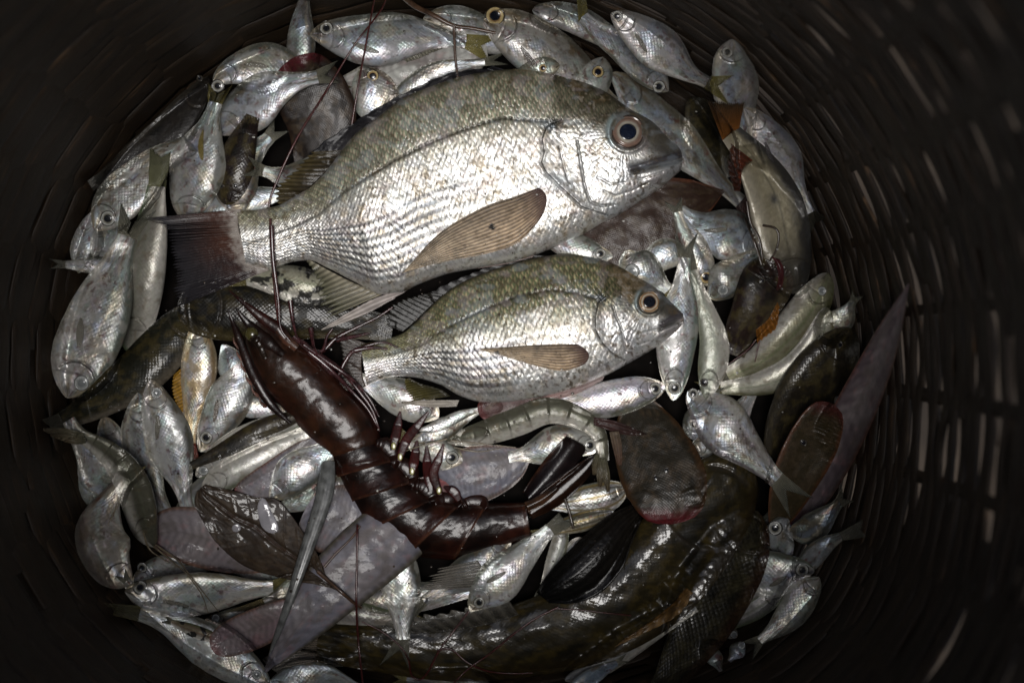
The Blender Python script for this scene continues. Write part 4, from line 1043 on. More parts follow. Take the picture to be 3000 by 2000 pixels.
def over_goby():
    f = fish
    f('small_fish', 'silver', 'herring', [(2035, 1290), (2040, 1255), (2060, 1210), (2090, 1150)], 90, 'r', 'pale gill cover with a red spot below the slanting herring', G1, pec=0, tint=(.75, .75, .75), eye=(2034, 1243, 10, 'dark'))
    f('small_fish', 'silver', 'herring', [(2016, 1146), (2060, 1190), (2130, 1260), (2210, 1340), (2278, 1406)], 148, 'u', 'slanting silver herring with pink edge and forked tail right of centre', G1, eye=(2031, 1153, 15, 'silver'), tail=((2385, 1462), (2318, 1520), .35), tailc=GT, pec=0, tint=(.88, .85, .82), backc=(.12, .10, .12), back=.6, dirt=.8)
    f('small_fish', 'pale', 'deep', [(2070, 1170), (2085, 1090), (2092, 1000), (2066, 900), (2030, 790)], 96, 'r', 'smooth greenish grey slim fish right of the upright herring', G1, base=(.30, .31, .26), eye=(2063, 1120, 12, 'dark'), scal=.04, backc=(.15, .16, .11), band=.2)
    f('small_fish', 'silver', 'herring', [(1972, 1172), (1975, 1100), (1985, 980), (1998, 860), (2004, 752)], 128, 'l', 'upright silver herring, head down with forked tail, behind the smaller bream mouth', G1, eye=(1977, 1136, 19, 'silver'), tail=((1976, 682), (2046, 678), .35), tailc=GT, pec=0, tint=(.95, .94, .92), backc=(.10, .15, .12), back=.55)

# ------------------------------------------------------------------ the two bream, drawn from careful outlines
def interp_poly(ax, nn, o, pts):
    p = A(pts) - o
    a = p @ ax; b = p @ nn
    k = np.argsort(a)
    return a[k], b[k]

def pchip(x, xs, ys):
    xs = A(xs); ys = A(ys)
    keep = np.r_[True, np.diff(xs) > 1e-6]; xs = xs[keep]; ys = ys[keep]
    h = np.diff(xs); d = np.diff(ys) / h
    m = np.zeros(len(xs)); m[0] = d[0]; m[-1] = d[-1]
    for i in range(1, len(xs) - 1):
        if d[i - 1] * d[i] > 0:
            w1 = 2 * h[i] + h[i - 1]; w2 = h[i] + 2 * h[i - 1]
            m[i] = (w1 + w2) / (w1 / d[i - 1] + w2 / d[i])
    i = np.clip(np.searchsorted(xs, x) - 1, 0, len(h) - 1)
    t = np.clip((x - xs[i]) / h[i], 0, 1)
    return (1 + 2 * t) * (1 - t) ** 2 * ys[i] + t * (1 - t) ** 2 * h[i] * m[i] + t * t * (3 - 2 * t) * ys[i + 1] + t * t * (t - 1) * h[i] * m[i + 1]

def scale_field(c, r, seed):
    """overlapping scales: free rims towards +c (the tail). returns height, rim darkness, per scale random, local offsets"""
    best = np.full(c.shape, 1e9); H = np.zeros(c.shape); R = np.zeros(c.shape); RN = np.zeros(c.shape); CX = np.zeros(c.shape)
    r0 = np.floor(r)
    for dj in (-1, 0, 1):
        j = r0 + dj
        off = 0.5 * (j % 2)
        i0 = np.floor(c - off)
        for di in (-1, 0, 1):
            i = i0 + di
            dx = c - (i + off + .10); dy = (r - (j + .5)) / 1.0
            d = np.hypot(dx / .72, dy / 1.12)
            key = i + off
            ok = (d < 1) & (key < best)
            best = np.where(ok, key, best)
            rn = _NT[(i.astype(int) * 7 + 31 * seed) % 256, (j.astype(int) * 13 + 5) % 256]
            H = np.where(ok, .5 + .7 * dx - .25 * dy * dy, H)
            R = np.where(ok, sst(.60, .98, d), R); RN = np.where(ok, rn, RN); CX = np.where(ok, dx, CX)
    return H, R, RN, CX

def bream(cfg):
    q = cfg
    D0, V0 = A(q['dorsal']), A(q['ventral'])
    o = A(q['snout']); e = A(q['tailbase'])
    ax = (e - o) / np.linalg.norm(e - o); L = np.linalg.norm(e - o)
    nn = np.array([-ax[1], ax[0]])
    if nn @ A((0, -1)) < 0: nn = -nn                 # towards the back
    n, mt, mb = q['n'], q['m'], 16
    a = L * np.linspace(0, 1, n) ** 1.12
    da, db = interp_poly(ax, nn, o, D0); va, vb = interp_poly(ax, nn, o, V0)
    bd = pchip(a, da, db); bv = pchip(a, va, vb)
    B = Body(); B.u = a / L; B.L = L
    B.D = o + a[:, None] * ax + bd[:, None] * nn
    B.V = o + a[:, None] * ax + bv[:, None] * nn
    half = (bd - bv) / 2
    B.tz = half * np.interp(B.u, [0, .03, .1, .25, .5, .8, 1], [.75, .62, .52, .44, .40, .38, .34])
    B.W = half.max() * 2
    settle(B, mt, mb, sup=92, rank=.92)
    zc = B.zc
    P = B.P
    ntot = P.shape[1]
    X = P[..., 0]; Y = P[..., 1]
    U = np.broadcast_to(B.u[:, None], X.shape); Vv = np.broadcast_to(B.v[None], X.shape)
    px = q['px']                                     # size of one scale
    # scale rows follow the body
    hsafe = np.maximum(half, half.max() * .22)
    cc = np.cumsum(np.r_[0, np.diff(a)] / (px * (hsafe / half.max()) ** .55))
    C = np.broadcast_to(cc[:, None], X.shape) + .9 * (fbm(X / 60, Y / 60, q['seed']) - .5)
    VV = np.arcsin(np.clip(Vv, -1, 1)) / (math.pi / 2)
    Rr = (Vv * .8 + VV * .2) * q['rows'] / 2 + 200 + .35 * (fbm(X / 45, Y / 45, q['seed'] + 3) - .5)
    H, RIM, RN, CX = scale_field(C, Rr, q['seed'])
    dg, pg, sg_ = seg_dist(X, Y, q['gill'])
    gpts = A(q['gill'])
    # behind the gill cover? compare with the gill curve at the same place across the body
    ga = (gpts - o) @ ax; gb = (gpts - o) @ nn
    kk = np.argsort(gb)
    bb = (X - o[0]) * nn[0] + (Y - o[1]) * nn[1]; aa = (X - o[0]) * ax[0] + (Y - o[1]) * ax[1]
    gcut = np.interp(bb, gb[kk], ga[kk])
    ahead = aa - gcut                                # <0: on the head
    body_m = sst(-2, 8, ahead)
    n1 = fbm(X / 24, Y / 24, q['seed'] + 7); n2 = fbm(X / 80, Y / 60, q['seed'] + 8); n3 = fbm(X / 6, Y / 6, q['seed'] + 9); n4 = fbm(X / 12, Y / 12, q['seed'] + 10)
    head_sc = (1 - body_m) * sst(.10, .18, U) * .55
    scm = np.clip(body_m + head_sc, 0, 1) * sst(1.0, .985, np.abs(Vv)) * sst(.02, .12, 1 - np.abs(Vv))
    top = np.zeros(ntot); top[:mt] = np.clip(np.sin(B.th[:mt]) * 3, 0, 1)
    sz = q['sz']
    dz = scm * (H * 2.1 * sz + (RN - .5) * 1.0 * sz - RIM * (.5 + .7 * sst(0, .5, Vv)) * sz)
    dz += (n3 - .5) * 1.0 * sz + (n2 - .5) * 5 * sz + (n4 - .5) * 1.2 * sz
    # gill cover
    lift = np.where(ahead < 0, np.exp(ahead / (36 * sz)), 0) * 11 * sz * sst(60 * sz, 20 * sz, dg * 0 + np.maximum(0, np.abs(bb - np.clip(bb, gb.min(), gb.max()))))
    dz += lift
    dz -= 3.5 * sz * np.exp(-(dg / (5 * sz)) ** 2) * (ahead > -2)
    ink = np.exp(-((dg - 1.5) / (2.6 * sz)) ** 2) * sst(.25, .65, n1 * .6 + n4 * .5)
    dp, pp, sp_ = seg_dist(X, Y, q['preop'])
    dz -= 3.0 * sz * np.exp(-(dp / (3.5 * sz)) ** 2)
    pre_in = np.exp(-((dp - 10 * sz) / (12 * sz)) ** 2)
    ink = np.maximum(ink, .8 * np.exp(-(dp / (1.9 * sz)) ** 2) * sst(.25, .7, n1 * .5 + n4 * .55))
    for cheek in q.get('creases', []):
        d_, _, _ = seg_dist(X, Y, cheek)
        dz -= 1.8 * sz * np.exp(-(d_ / (3.5 * sz)) ** 2); ink = np.maximum(ink, .25 * np.exp(-(d_ / (2.0 * sz)) ** 2) * n1)
    # mouth
    dm, pm, sm_ = seg_dist(X, Y, q['mouth'])
    dz -= 12 * sz * np.exp(-(dm / (5.5 * sz)) ** 2)
    ink = np.maximum(ink, np.exp(-(dm / (4.6 * sz)) ** 2))
    dl, pl, sl_ = seg_dist(X, Y, q['lip'])
    lipm = np.exp(-(dl / (13 * sz)) ** 2)
    dz += 7 * sz * lipm
    dj_, pj_, _ = seg_dist(X, Y, q['jaw'])
    jawm = np.exp(-(dj_ / (15 * sz)) ** 2)
    dz += 5 * sz * jawm
    # eye socket
    ex, ey_, er = q['eye']
    de = np.hypot(X - ex, Y - ey_) / er
    dz += 6 * sz * np.exp(-((de - 1.18) / .16) ** 2) - 10 * sz * sst(1.0, .6, de)
    # fine striations on the cheek
    ang = np.arctan2(Y - q['ray_c'][1], X - q['ray_c'][0])
    stri = (np.sin(ang * q['ray_f'] + n1 * 9) * .5 + .5)
    cheek = (1 - body_m) * sst(1.25, 1.6, de) * sst(.05, .12, U)
    dz += cheek * (stri - .5) * .8 * sz * sst(.45, .6, n2)
    # lateral line
    dlat, plat, slat = seg_dist(X, Y, q['lateral'])
    latm = np.exp(-(dlat / (5.4 * sz)) ** 2) * body_m
    dz -= latm * 2.0 * sz
    B.P[..., 2] += dz * top[None]
    clamp_top(B)
    # ---- colour
    w_ = np.clip(Vv + (n1 - .5) * .22, -1, 1)
    up = sst(q['bk0'], q['bk1'], w_)
    silver = A((.64, .63, .60))
    c = np.ones(X.shape + (3,)) * silver
    tan = A(q['tan']); green = A(q['green'])
    sc_c = np.where((np.abs(CX + .12) < .36)[..., None], green, tan)
    core = sst(.55, .30, np.abs(CX + .10)) * sst(.95, .5, RIM)
    backcol = mixc(np.ones(c.shape) * tan, green, core)
    backcol = backcol * (.7 + .6 * RN)[..., None]
    c = c * (1 - up)[..., None] + backcol * up[..., None]
    # tan flecks on the flank
    c = mixc(c, (.42, .33, .21), sst(.45, .75, n1) * (1 - up) * q['fleck'] * (.4 + .6 * RN))
    # the grey rows along the belly side
    rowph = np.abs(((Rr / q['rowstep']) % 1) - .5) * 2
    rowm = sst(.25, .75, rowph) * sst(.03, -.12, Vv) * sst(-.97, -.75, Vv) * sst(.42, .58, U + (Vv + .3) * .1) * body_m
    c = mixc(c, (.12, .12, .125), rowm * .90)
    # rows on the back of the smaller one
    if q.get('rows_up'):
        ru = sst(.35, .9, np.abs(((Rr / 2.0) % 1) - .5) * 2) * up * body_m
        c = mixc(c, (.13, .12, .07), ru * .75)
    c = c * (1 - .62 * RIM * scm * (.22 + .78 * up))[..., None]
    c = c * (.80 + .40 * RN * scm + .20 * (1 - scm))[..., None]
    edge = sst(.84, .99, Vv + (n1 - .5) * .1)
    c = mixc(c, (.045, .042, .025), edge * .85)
    # head
    hm = 1 - body_m
    hs2 = 1 - sst(-70, 50, ahead)
    crown = hs2 * sst(q['crown'][0], q['crown'][1], Vv + (n2 - .5) * .5 + (.12 - U) * .9)
    c = mixc(c, (.038, .031, .014), crown * (.70 + .30 * sst(.35, .6, n1)))
    c = mixc(c, (.010, .009, .005), crown * sst(.52, .62, n4) * .7)
    c = mixc(c, (.30, .22, .13), hm * sst(.5, .7, n1) * sst(.0, .4, Vv) * .5)
    c = mixc(c, (.66, .67, .68), hm * sst(.10, -.25, Vv) * .5)
    c = mixc(c, (.30, .27, .22), hm * sst(.58, .70, n4) * .55)
    c = mixc(c, (.34, .44, .46), np.exp(-((de - 1.22) / .18) ** 2) * sst(.5, 1.1, (ex - X) / er + .3 * (n1 - .5)) * .7)
    c = mixc(c, (.06, .05, .03), np.exp(-((de - 1.05) / .09) ** 2) * .7)
    snd = sst(.085, .02, U)
    c = mixc(c, q['snoutc'], hm * sst(.15, .04, U) * sst(-.15, .25, Vv + (.1 - U) * 2) * .85)
    c = mixc(c, (.040, .035, .040), np.clip(lipm * 1.3, 0, 1) * .95)
    c = mixc(c, (.40, .37, .36), np.clip(jawm * 1.2, 0, 1) * .75)
    c = mixc(c, (.028, .026, .022), ink * .92)
    dash = .72 + .28 * (np.sin(C * 2 * math.pi) > -.2)
    c = mixc(c, (.035, .032, .022), np.clip(latm * 1.6, 0, 1) * dash * q['latf'] * sst(.99, .9, U) * (1 - .4 * sst(.6, .9, U)))
    # dirt and the dark smudge at the shoulder
    c = mixc(c, (.09, .065, .035), sst(.60, .72, n4) * sst(.4, .6, n2) * .7)
    c = mixc(c, (.07, .055, .035), sst(.66, .74, n3) * .6)
    ds = np.hypot((X - q['smudge'][0]) / 1.2, Y - q['smudge'][1])
    c = mixc(c, (.02, .022, .022), np.exp(-(ds / (22 * sz)) ** 2) * sst(.35, .55, n4 + .1))
    c = c * (.82 + .36 * n3)[..., None]
    # faint sheen painted as pink and blue tints
    c = mixc(c, (.50, .42, .46), sst(.55, .7, fbm(X / 40, Y / 30, 77)) * .18)
    c = mixc(c, (.40, .48, .56), sst(.55, .7, fbm(X / 50, Y / 30, 79)) * .18)
    met = .66 - .50 * up - .30 * edge
    met = np.where(hm > .5, .72 - .55 * crown, met) * (1 - .7 * np.clip(ink + lipm, 0, 1))
    par = np.zeros(X.shape + (4,)); par[..., 0] = np.clip(met, 0, 1); par[..., 1] = .33 + .14 * n1 + .05 * RN; par[..., 2] = .10; par[..., 3] = .5
    root = thing('bream', q['label'], 'fish', (e[0] * .5 + o[0] * .5, e[1] * .5 + o[1] * .5, zc.mean() - B.tz.max()), 'the two large bream')
    q['before'](root, B)
    uv = np.stack([C * 1.3, Rr * 1.3], -1)
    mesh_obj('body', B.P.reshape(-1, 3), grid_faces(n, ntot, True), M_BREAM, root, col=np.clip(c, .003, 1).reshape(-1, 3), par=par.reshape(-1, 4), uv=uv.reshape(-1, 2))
    surf = B.P[:, :mt].reshape(-1, 3)
    splat(surf)
    eye_mesh(root, ex, ey_, er, surf, q['eye_style'], seed=q['seed'])
    q['after'](root, B)

def zat(B, x, y, d=0.0):
    """height of the middle plane of a body nearest to a point"""
    m = (B.D + B.V) / 2
    return B.zc[np.argmin(np.hypot(m[:, 0] - x, m[:, 1] - y))] + d

def tailc(col, P2, F):
    low = sst(690, 850, P2[..., 1] + (fbm(P2[..., 0] / 30, P2[..., 1] / 30, 3) - .5) * 120)
    col = mixc(col, (.020, .019, .022), low * .75)
    col = mixc(col, (.075, .030, .019), sst(.75, .2, F) * (1 - low) * .6)
    col = mixc(col, (.020, .019, .022), sst(.65, 1, F) * .7)
    return mixc(col, (.33, .30, .27), sst(.26, .0, F + (fbm(P2[..., 0] / 9, P2[..., 1] / 9, 4) - .5) * .34) * .85)
def big_before(root, B):
    zt = B.zc[-1]
    fin('tail_fin', root, [(706, 612), (698, 660), (714, 715), (735, 760), (790, 790)], [(415, 640), (480, 672), (492, 710), (499, 760), (506, 804), (500, 850), (517, 899)], (.046, .020, .013), (.028, .026, .030), rays=34, jag=.15, alpha=.93, zb=zt + 6, seed=31, raydark=.40, n_l=34, rough=.28, stripe=tailc)  # tip colour lightened to grey, a faint gloss painted in
    fin('dorsal_fin', root, [(1500, 212), (1360, 230), (1184, 295), (1041, 400), (979, 478)], [(1440, 196), (1290, 222), (1110, 312), (985, 388), (900, 450)], (.022, .020, .022), (.012, .012, .014), rays=10, jag=.12, alpha=1, zb=zat(B, 1300, 300), seed=32, raydark=.5, thick=3)
    fin('soft_dorsal_fin', root, [(1010, 440), (979, 478), (920, 540), (850, 600)], [(905, 446), (858, 500), (812, 540), (801, 578), (826, 606)], (.028, .022, .016), (.075, .058, .025), rays=13, jag=.18, alpha=.95, zb=zat(B, 950, 540), seed=33, raydark=.75)
    fin('anal_fin', root, [(900, 758), (960, 790), (1040, 830), (1120, 862)], [(898, 766), (922, 806), (936, 850), (930, 880), (944, 905), (948, 935)], (.30, .27, .20), (.09, .09, .055), rays=13, jag=.28, alpha=.9, zb=zat(B, 1000, 780), seed=34, raydark=.7)
    blade('anal_spine', root, [((1196, 848), (1150, 876)), ((1120, 866), (1090, 910)), ((1040, 905), (1020, 940)), ((945, 962), (942, 968))], (.42, .37, .35), (.44, .40, .36), rays=2, bulge=8, raydark=.35, seed=35, label='thick white spine')
    blade('pelvic_fin', root, [((1570, 742), (1560, 752)), ((1450, 760), (1440, 780)), ((1350, 775), (1345, 789)), ((1288, 776), (1289, 780))], (.30, .24, .22), (.22, .15, .13), rays=3, bulge=6, seed=36)
def pec_fin(root, B, top, bot, c0, c1, seed, rays, mark=None):
    n, m = 90, rays * 8 + 1
    a = curve(top, n); b = curve(bot, n)
    j = np.linspace(0, 1, m); u = np.linspace(0, 1, n)
    P2 = a[:, None] * (1 - j)[None, :, None] + b[:, None] * j[None, :, None]
    ax_ = (a[0] - a[-1]) / np.linalg.norm(a[0] - a[-1])
    P2 = P2 + ax_ * ((1 - (2 * j - 1) ** 2)[None] * (1 - u)[:, None] ** 5 * 22 - 10 * (1 - u)[:, None] ** 8)[..., None]
    rg_ = np.random.RandomState(seed).rand(m); P2 = P2 - ax_ * (gauss1(rg_, 1.5)[None] * sst(.7, 1, u)[:, None] * 40 - 20 * sst(.7, 1, u)[:, None])[..., None]
    h = hsample(P2[..., 0], P2[..., 1])
    hsm = h.copy()
    for _ in range(6):
        hsm[1:-1] = np.maximum(hsm[1:-1], (hsm[:-2] + hsm[2:]) / 2)
    rid = .5 + .5 * np.cos(j * rays * 2 * math.pi)
    z = hsm + 2.2 + 1.2 * rid[None] + 2.5 * np.sin(u * math.pi)[:, None] * (.3 + .7 * np.sin(j * math.pi))[None]
    ns = fbm(P2[..., 0] / 16, P2[..., 1] / 16, seed); ns2 = fbm(P2[..., 0] / 5, P2[..., 1] / 5, seed + 1)
    col = A(c0) * (1 - u)[:, None, None] + A(c1) * u[:, None, None]
    col = np.broadcast_to(col, (n, m, 3)) * (.45 + 1.0 * ns)[..., None] * (.7 + .6 * ns2)[..., None] * (1 - .60 * (1 - rid))[None, :, None]
    col = col * (.62 + .75 * sst(0, .7, j))[None, :, None]
    col = mixc(col, (.045, .030, .02), sst(.60, .70, fbm(P2[..., 0] / 7, P2[..., 1] / 7, seed + 5)) * .35)
    col = mixc(col, (.055, .028, .03), np.broadcast_to((sst(.20, .0, u) * .85)[:, None], (n, m)))
    if mark is not None:
        d = np.hypot((P2[..., 0] - mark[0]) / 9, (P2[..., 1] - mark[1]) / 10)
        col = mixc(col, (.012, .010, .008), sst(1.2, .8, d + (ns2 - .5)))
    al = np.clip(.86 - .40 * sst(.10, 1, u)[:, None] * sst(.1, .9, j)[None] - .30 * sst(.55, 1, u)[:, None] - .3 * sst(.88, 1, np.abs(2 * j - 1))[None] + .16 * rid[None], .22, 1)
    sheet('pectoral_fin', np.dstack([P2, z]), M_FIN, root, col, al, .4, 1.4)
    splat(np.dstack([P2, z]))
def big_after(root, B):
    pec_fin(root, B, [(1586, 545), (1510, 575), (1425, 603), (1318, 661), (1250, 718), (1186, 792)], [(1596, 628), (1560, 672), (1510, 715), (1430, 742), (1330, 762), (1190, 795)], (.34, .235, .145), (.56, .45, .32), 41, 13, (1442, 665))

BIG = dict(label='largest silver bream with a big brown eye across the middle', sz=1.04, seed=3, n=760, m=230, px=16.5, rows=42, snout=(2000, 464), tailbase=(706, 692),
    dorsal=[(2000, 458), (1997, 446), (1966, 411), (1912, 357), (1846, 319), (1779, 272), (1716, 243), (1658, 228), (1626, 219), (1559, 207), (1492, 203), (1425, 210), (1358, 223), (1260, 254), (1184, 286), (1112, 339), (1041, 393), (979, 469), (920, 536), (860, 578), (800, 606), (750, 614), (694, 613)],
    ventral=[(2000, 474), (1996, 497), (1979, 513), (1939, 547), (1868, 594), (1814, 629), (1761, 655), (1711, 685), (1640, 718), (1563, 748), (1487, 770), (1334, 797), (1226, 833), (1175, 856), (1120, 862), (1040, 826), (960, 785), (904, 762), (859, 767), (792, 787), (755, 782), (725, 772)],
    gill=[(1645, 352), (1600, 372), (1587, 410), (1594, 445), (1586, 476), (1600, 505), (1625, 530), (1658, 562), (1703, 605), (1779, 630)],
    preop=[(1691, 415), (1698, 455), (1704, 495), (1710, 530), (1718, 562), (1731, 592), (1760, 603), (1800, 600)],
    creases=[[(1770, 560), (1800, 575), (1850, 560), (1900, 535)], [(1640, 430), (1650, 480), (1665, 530)], [(1752, 520), (1790, 540), (1830, 535)], [(1850, 515), (1880, 525), (1940, 505)]],
    mouth=[(2001, 468), (1975, 478), (1930, 488), (1880, 500), (1857, 505)], lip=[(1996, 452), (1965, 462), (1920, 473), (1870, 489), (1850, 494)], jaw=[(1992, 490), (1960, 507), (1910, 528)],
    eye=(1840, 386, 48), eye_style='bream', ray_c=(1830, 390), ray_f=60, crown=(.14, .50), snoutc=(.085, .075, .06),
    lateral=[(1639, 357), (1540, 352), (1470, 346), (1358, 379), (1246, 424), (1157, 469), (1090, 509), (1001, 567), (934, 625), (860, 662), (800, 683), (716, 713)], latf=.95,
    smudge=(1618, 368), tan=(.40, .345, .25), green=(.17, .20, .13), fleck=.75, rowstep=2.0, bk0=.05, bk1=.62, before=big_before, after=big_after)

def small_before(root, B):
    fin('dorsal_fin', root, [(1600, 748), (1480, 785), (1360, 830), (1280, 885)], [(1540, 745), (1420, 785), (1330, 820), (1260, 852)], (.020, .019, .018), (.014, .013, .013), rays=9, jag=.2, alpha=1, zb=zat(B, 1440, 860), seed=51, thick=3)
    fin('soft_dorsal_fin', root, [(1300, 862), (1255, 905), (1215, 945), (1180, 972)], [(1255, 858), (1180, 875), (1136, 900), (1130, 950)], (.012, .011, .009), (.016, .015, .012), rays=11, jag=.14, alpha=1, zb=zat(B, 1240, 950), seed=52, raydark=.7)
    fin('tail_fin', root, [(1078, 1008), (1060, 1050), (1062, 1100), (1072, 1132)], [(985, 975), (1000, 1030), (1000, 1080), (985, 1150)], (.08, .06, .05), (.04, .035, .03), rays=14, jag=.1, alpha=.9, zb=B.zc[-1], seed=53)
    fin('anal_fin', root, [(1200, 1106), (1230, 1122), (1290, 1140), (1320, 1160)], [(1185, 1112), (1186, 1140), (1196, 1166), (1200, 1176)], (.035, .032, .020), (.09, .075, .02), rays=9, jag=.12, alpha=.95, zb=zat(B, 1250, 1090), seed=54, raydark=.6)
    blade('anal_spine', root, [((1345, 1172), (1338, 1190)), ((1270, 1172), (1265, 1192)), ((1176, 1176), (1177, 1182))], (.36, .33, .29), (.33, .29, .24), rays=2, bulge=5, seed=55, label='long white spine')
    blade('pelvic_fin', root, [((1770, 1102), (1765, 1112)), ((1690, 1134), (1690, 1152)), ((1600, 1160), (1600, 1176)), ((1555, 1172), (1556, 1178))], (.34, .27, .26), (.30, .17, .15), rays=3, bulge=5, seed=56)
def small_after(root, B):
    pec_fin(root, B, [(1703, 1008), (1640, 1008), (1560, 1011), (1480, 1017), (1412, 1022)], [(1722, 1066), (1690, 1078), (1640, 1086), (1550, 1066), (1416, 1026)], (.34, .235, .145), (.54, .43, .30), 61, 9, (1453, 1037))

SMALL = dict(label='smaller olive backed bream with orange ringed eye under the largest one', sz=1.0, seed=8, n=580, m=190, px=18.0, rows=29, snout=(2003, 930), tailbase=(1066, 1072),
    dorsal=[(2002, 919), (1971, 889), (1920, 843), (1869, 812), (1793, 771), (1716, 750), (1640, 743), (1563, 756), (1487, 777), (1410, 802), (1334, 838), (1288, 873), (1247, 914), (1211, 950), (1175, 978), (1124, 995), (1068, 1006)],
    ventral=[(2005, 935), (2001, 952), (1982, 975), (1920, 1018), (1859, 1054), (1767, 1103), (1691, 1134), (1614, 1156), (1512, 1174), (1410, 1177), (1350, 1160), (1288, 1126), (1206, 1104), (1145, 1103), (1094, 1120), (1066, 1134)],
    gill=[(1775, 868), (1752, 885), (1744, 925), (1743, 965), (1765, 1006), (1796, 1037), (1830, 1054)],
    preop=[(1795, 895), (1804, 925), (1818, 955), (1826, 985), (1833, 1030)],
    creases=[[(1840, 1000), (1870, 1010), (1900, 1000)], [(1850, 960), (1880, 975), (1925, 965)]],
    mouth=[(2004, 934), (1985, 941), (1960, 952), (1935, 963)], lip=[(1996, 918), (1970, 933), (1940, 950)], jaw=[(1996, 950), (1970, 966), (1935, 982)],
    eye=(1903, 884, 33), eye_style='bream2', ray_c=(1900, 890), ray_f=50, crown=(-.05, .40), snoutc=(.055, .052, .048),
    lateral=[(1745, 872), (1690, 858), (1614, 848), (1512, 868), (1410, 909), (1308, 960), (1232, 1011), (1155, 1032), (1073, 1047)], latf=.9,
    smudge=(1762, 872), tan=(.36, .31, .175), green=(.105, .135, .065), fleck=.6, rowstep=2.0, bk0=-.25, bk1=.40, rows_up=True, before=small_before, after=small_after)

# ------------------------------------------------------------------ the tiger prawn
def shell_piece(name, parent, O, I, n, tzk, colf, seed, z0=None, z1=None, flare=0.0, mat=None, over=0.0, m=40):
    th = np.r_[np.linspace(0, math.pi, m), math.pi + np.linspace(0, math.pi, 12)[1:-1]]
    cv, sv = np.cos(th), np.sin(th)
    o = curve(O, n); i = curve(I, n)
    u = np.linspace(0, 1, n)
    mid = (o + i) / 2; hv = (o - i) / 2 * (1 + flare * sst(.6, 1, u) - .02 * (1 - u))[:, None]
    half = np.linalg.norm(hv, axis=1)
    tz = half * tzk
    xy = mid[:, None] + hv[:, None] * cv[None, :, None]
    zr = tz[:, None] * np.sign(sv) * np.abs(sv) ** .9
    h = hsample(xy[..., 0], xy[..., 1])
    if z0 is None:
        R = (h - zr)[:, 3:m - 3]
        r = np.percentile(R, 78, axis=1)
        co = np.polyfit(u, r, 1); zc = np.polyval(co, u)
    else:
        zc = z0 + (z1 - z0) * u
    X, Y = xy[..., 0], xy[..., 1]
    rel = (fbm(X / 40, Y / 40, seed) - .5) * 7 + (fbm(X / 11, Y / 11, seed + 1) - .5) * 2.2
    z = zc[:, None] + zr + over + rel * np.clip(sv, 0, 1)[None]
    lipz = np.exp(-((u - .985) / .02) ** 2)[:, None] * 3 * np.clip(sv, 0, 1)[None]
    z = z + lipz
    P = np.dstack([xy, z])
    U = np.broadcast_to(u[:, None], X.shape); Vv = np.broadcast_to(cv[None], X.shape)
    c = colf(U, Vv, X, Y)
    ob = mesh_obj(name, P.reshape(-1, 3), grid_faces(n, len(th), True), mat or M_SHELL, parent, col=np.clip(c, .002, 1).reshape(-1, 3))
    return ob, P[:, :m], zc

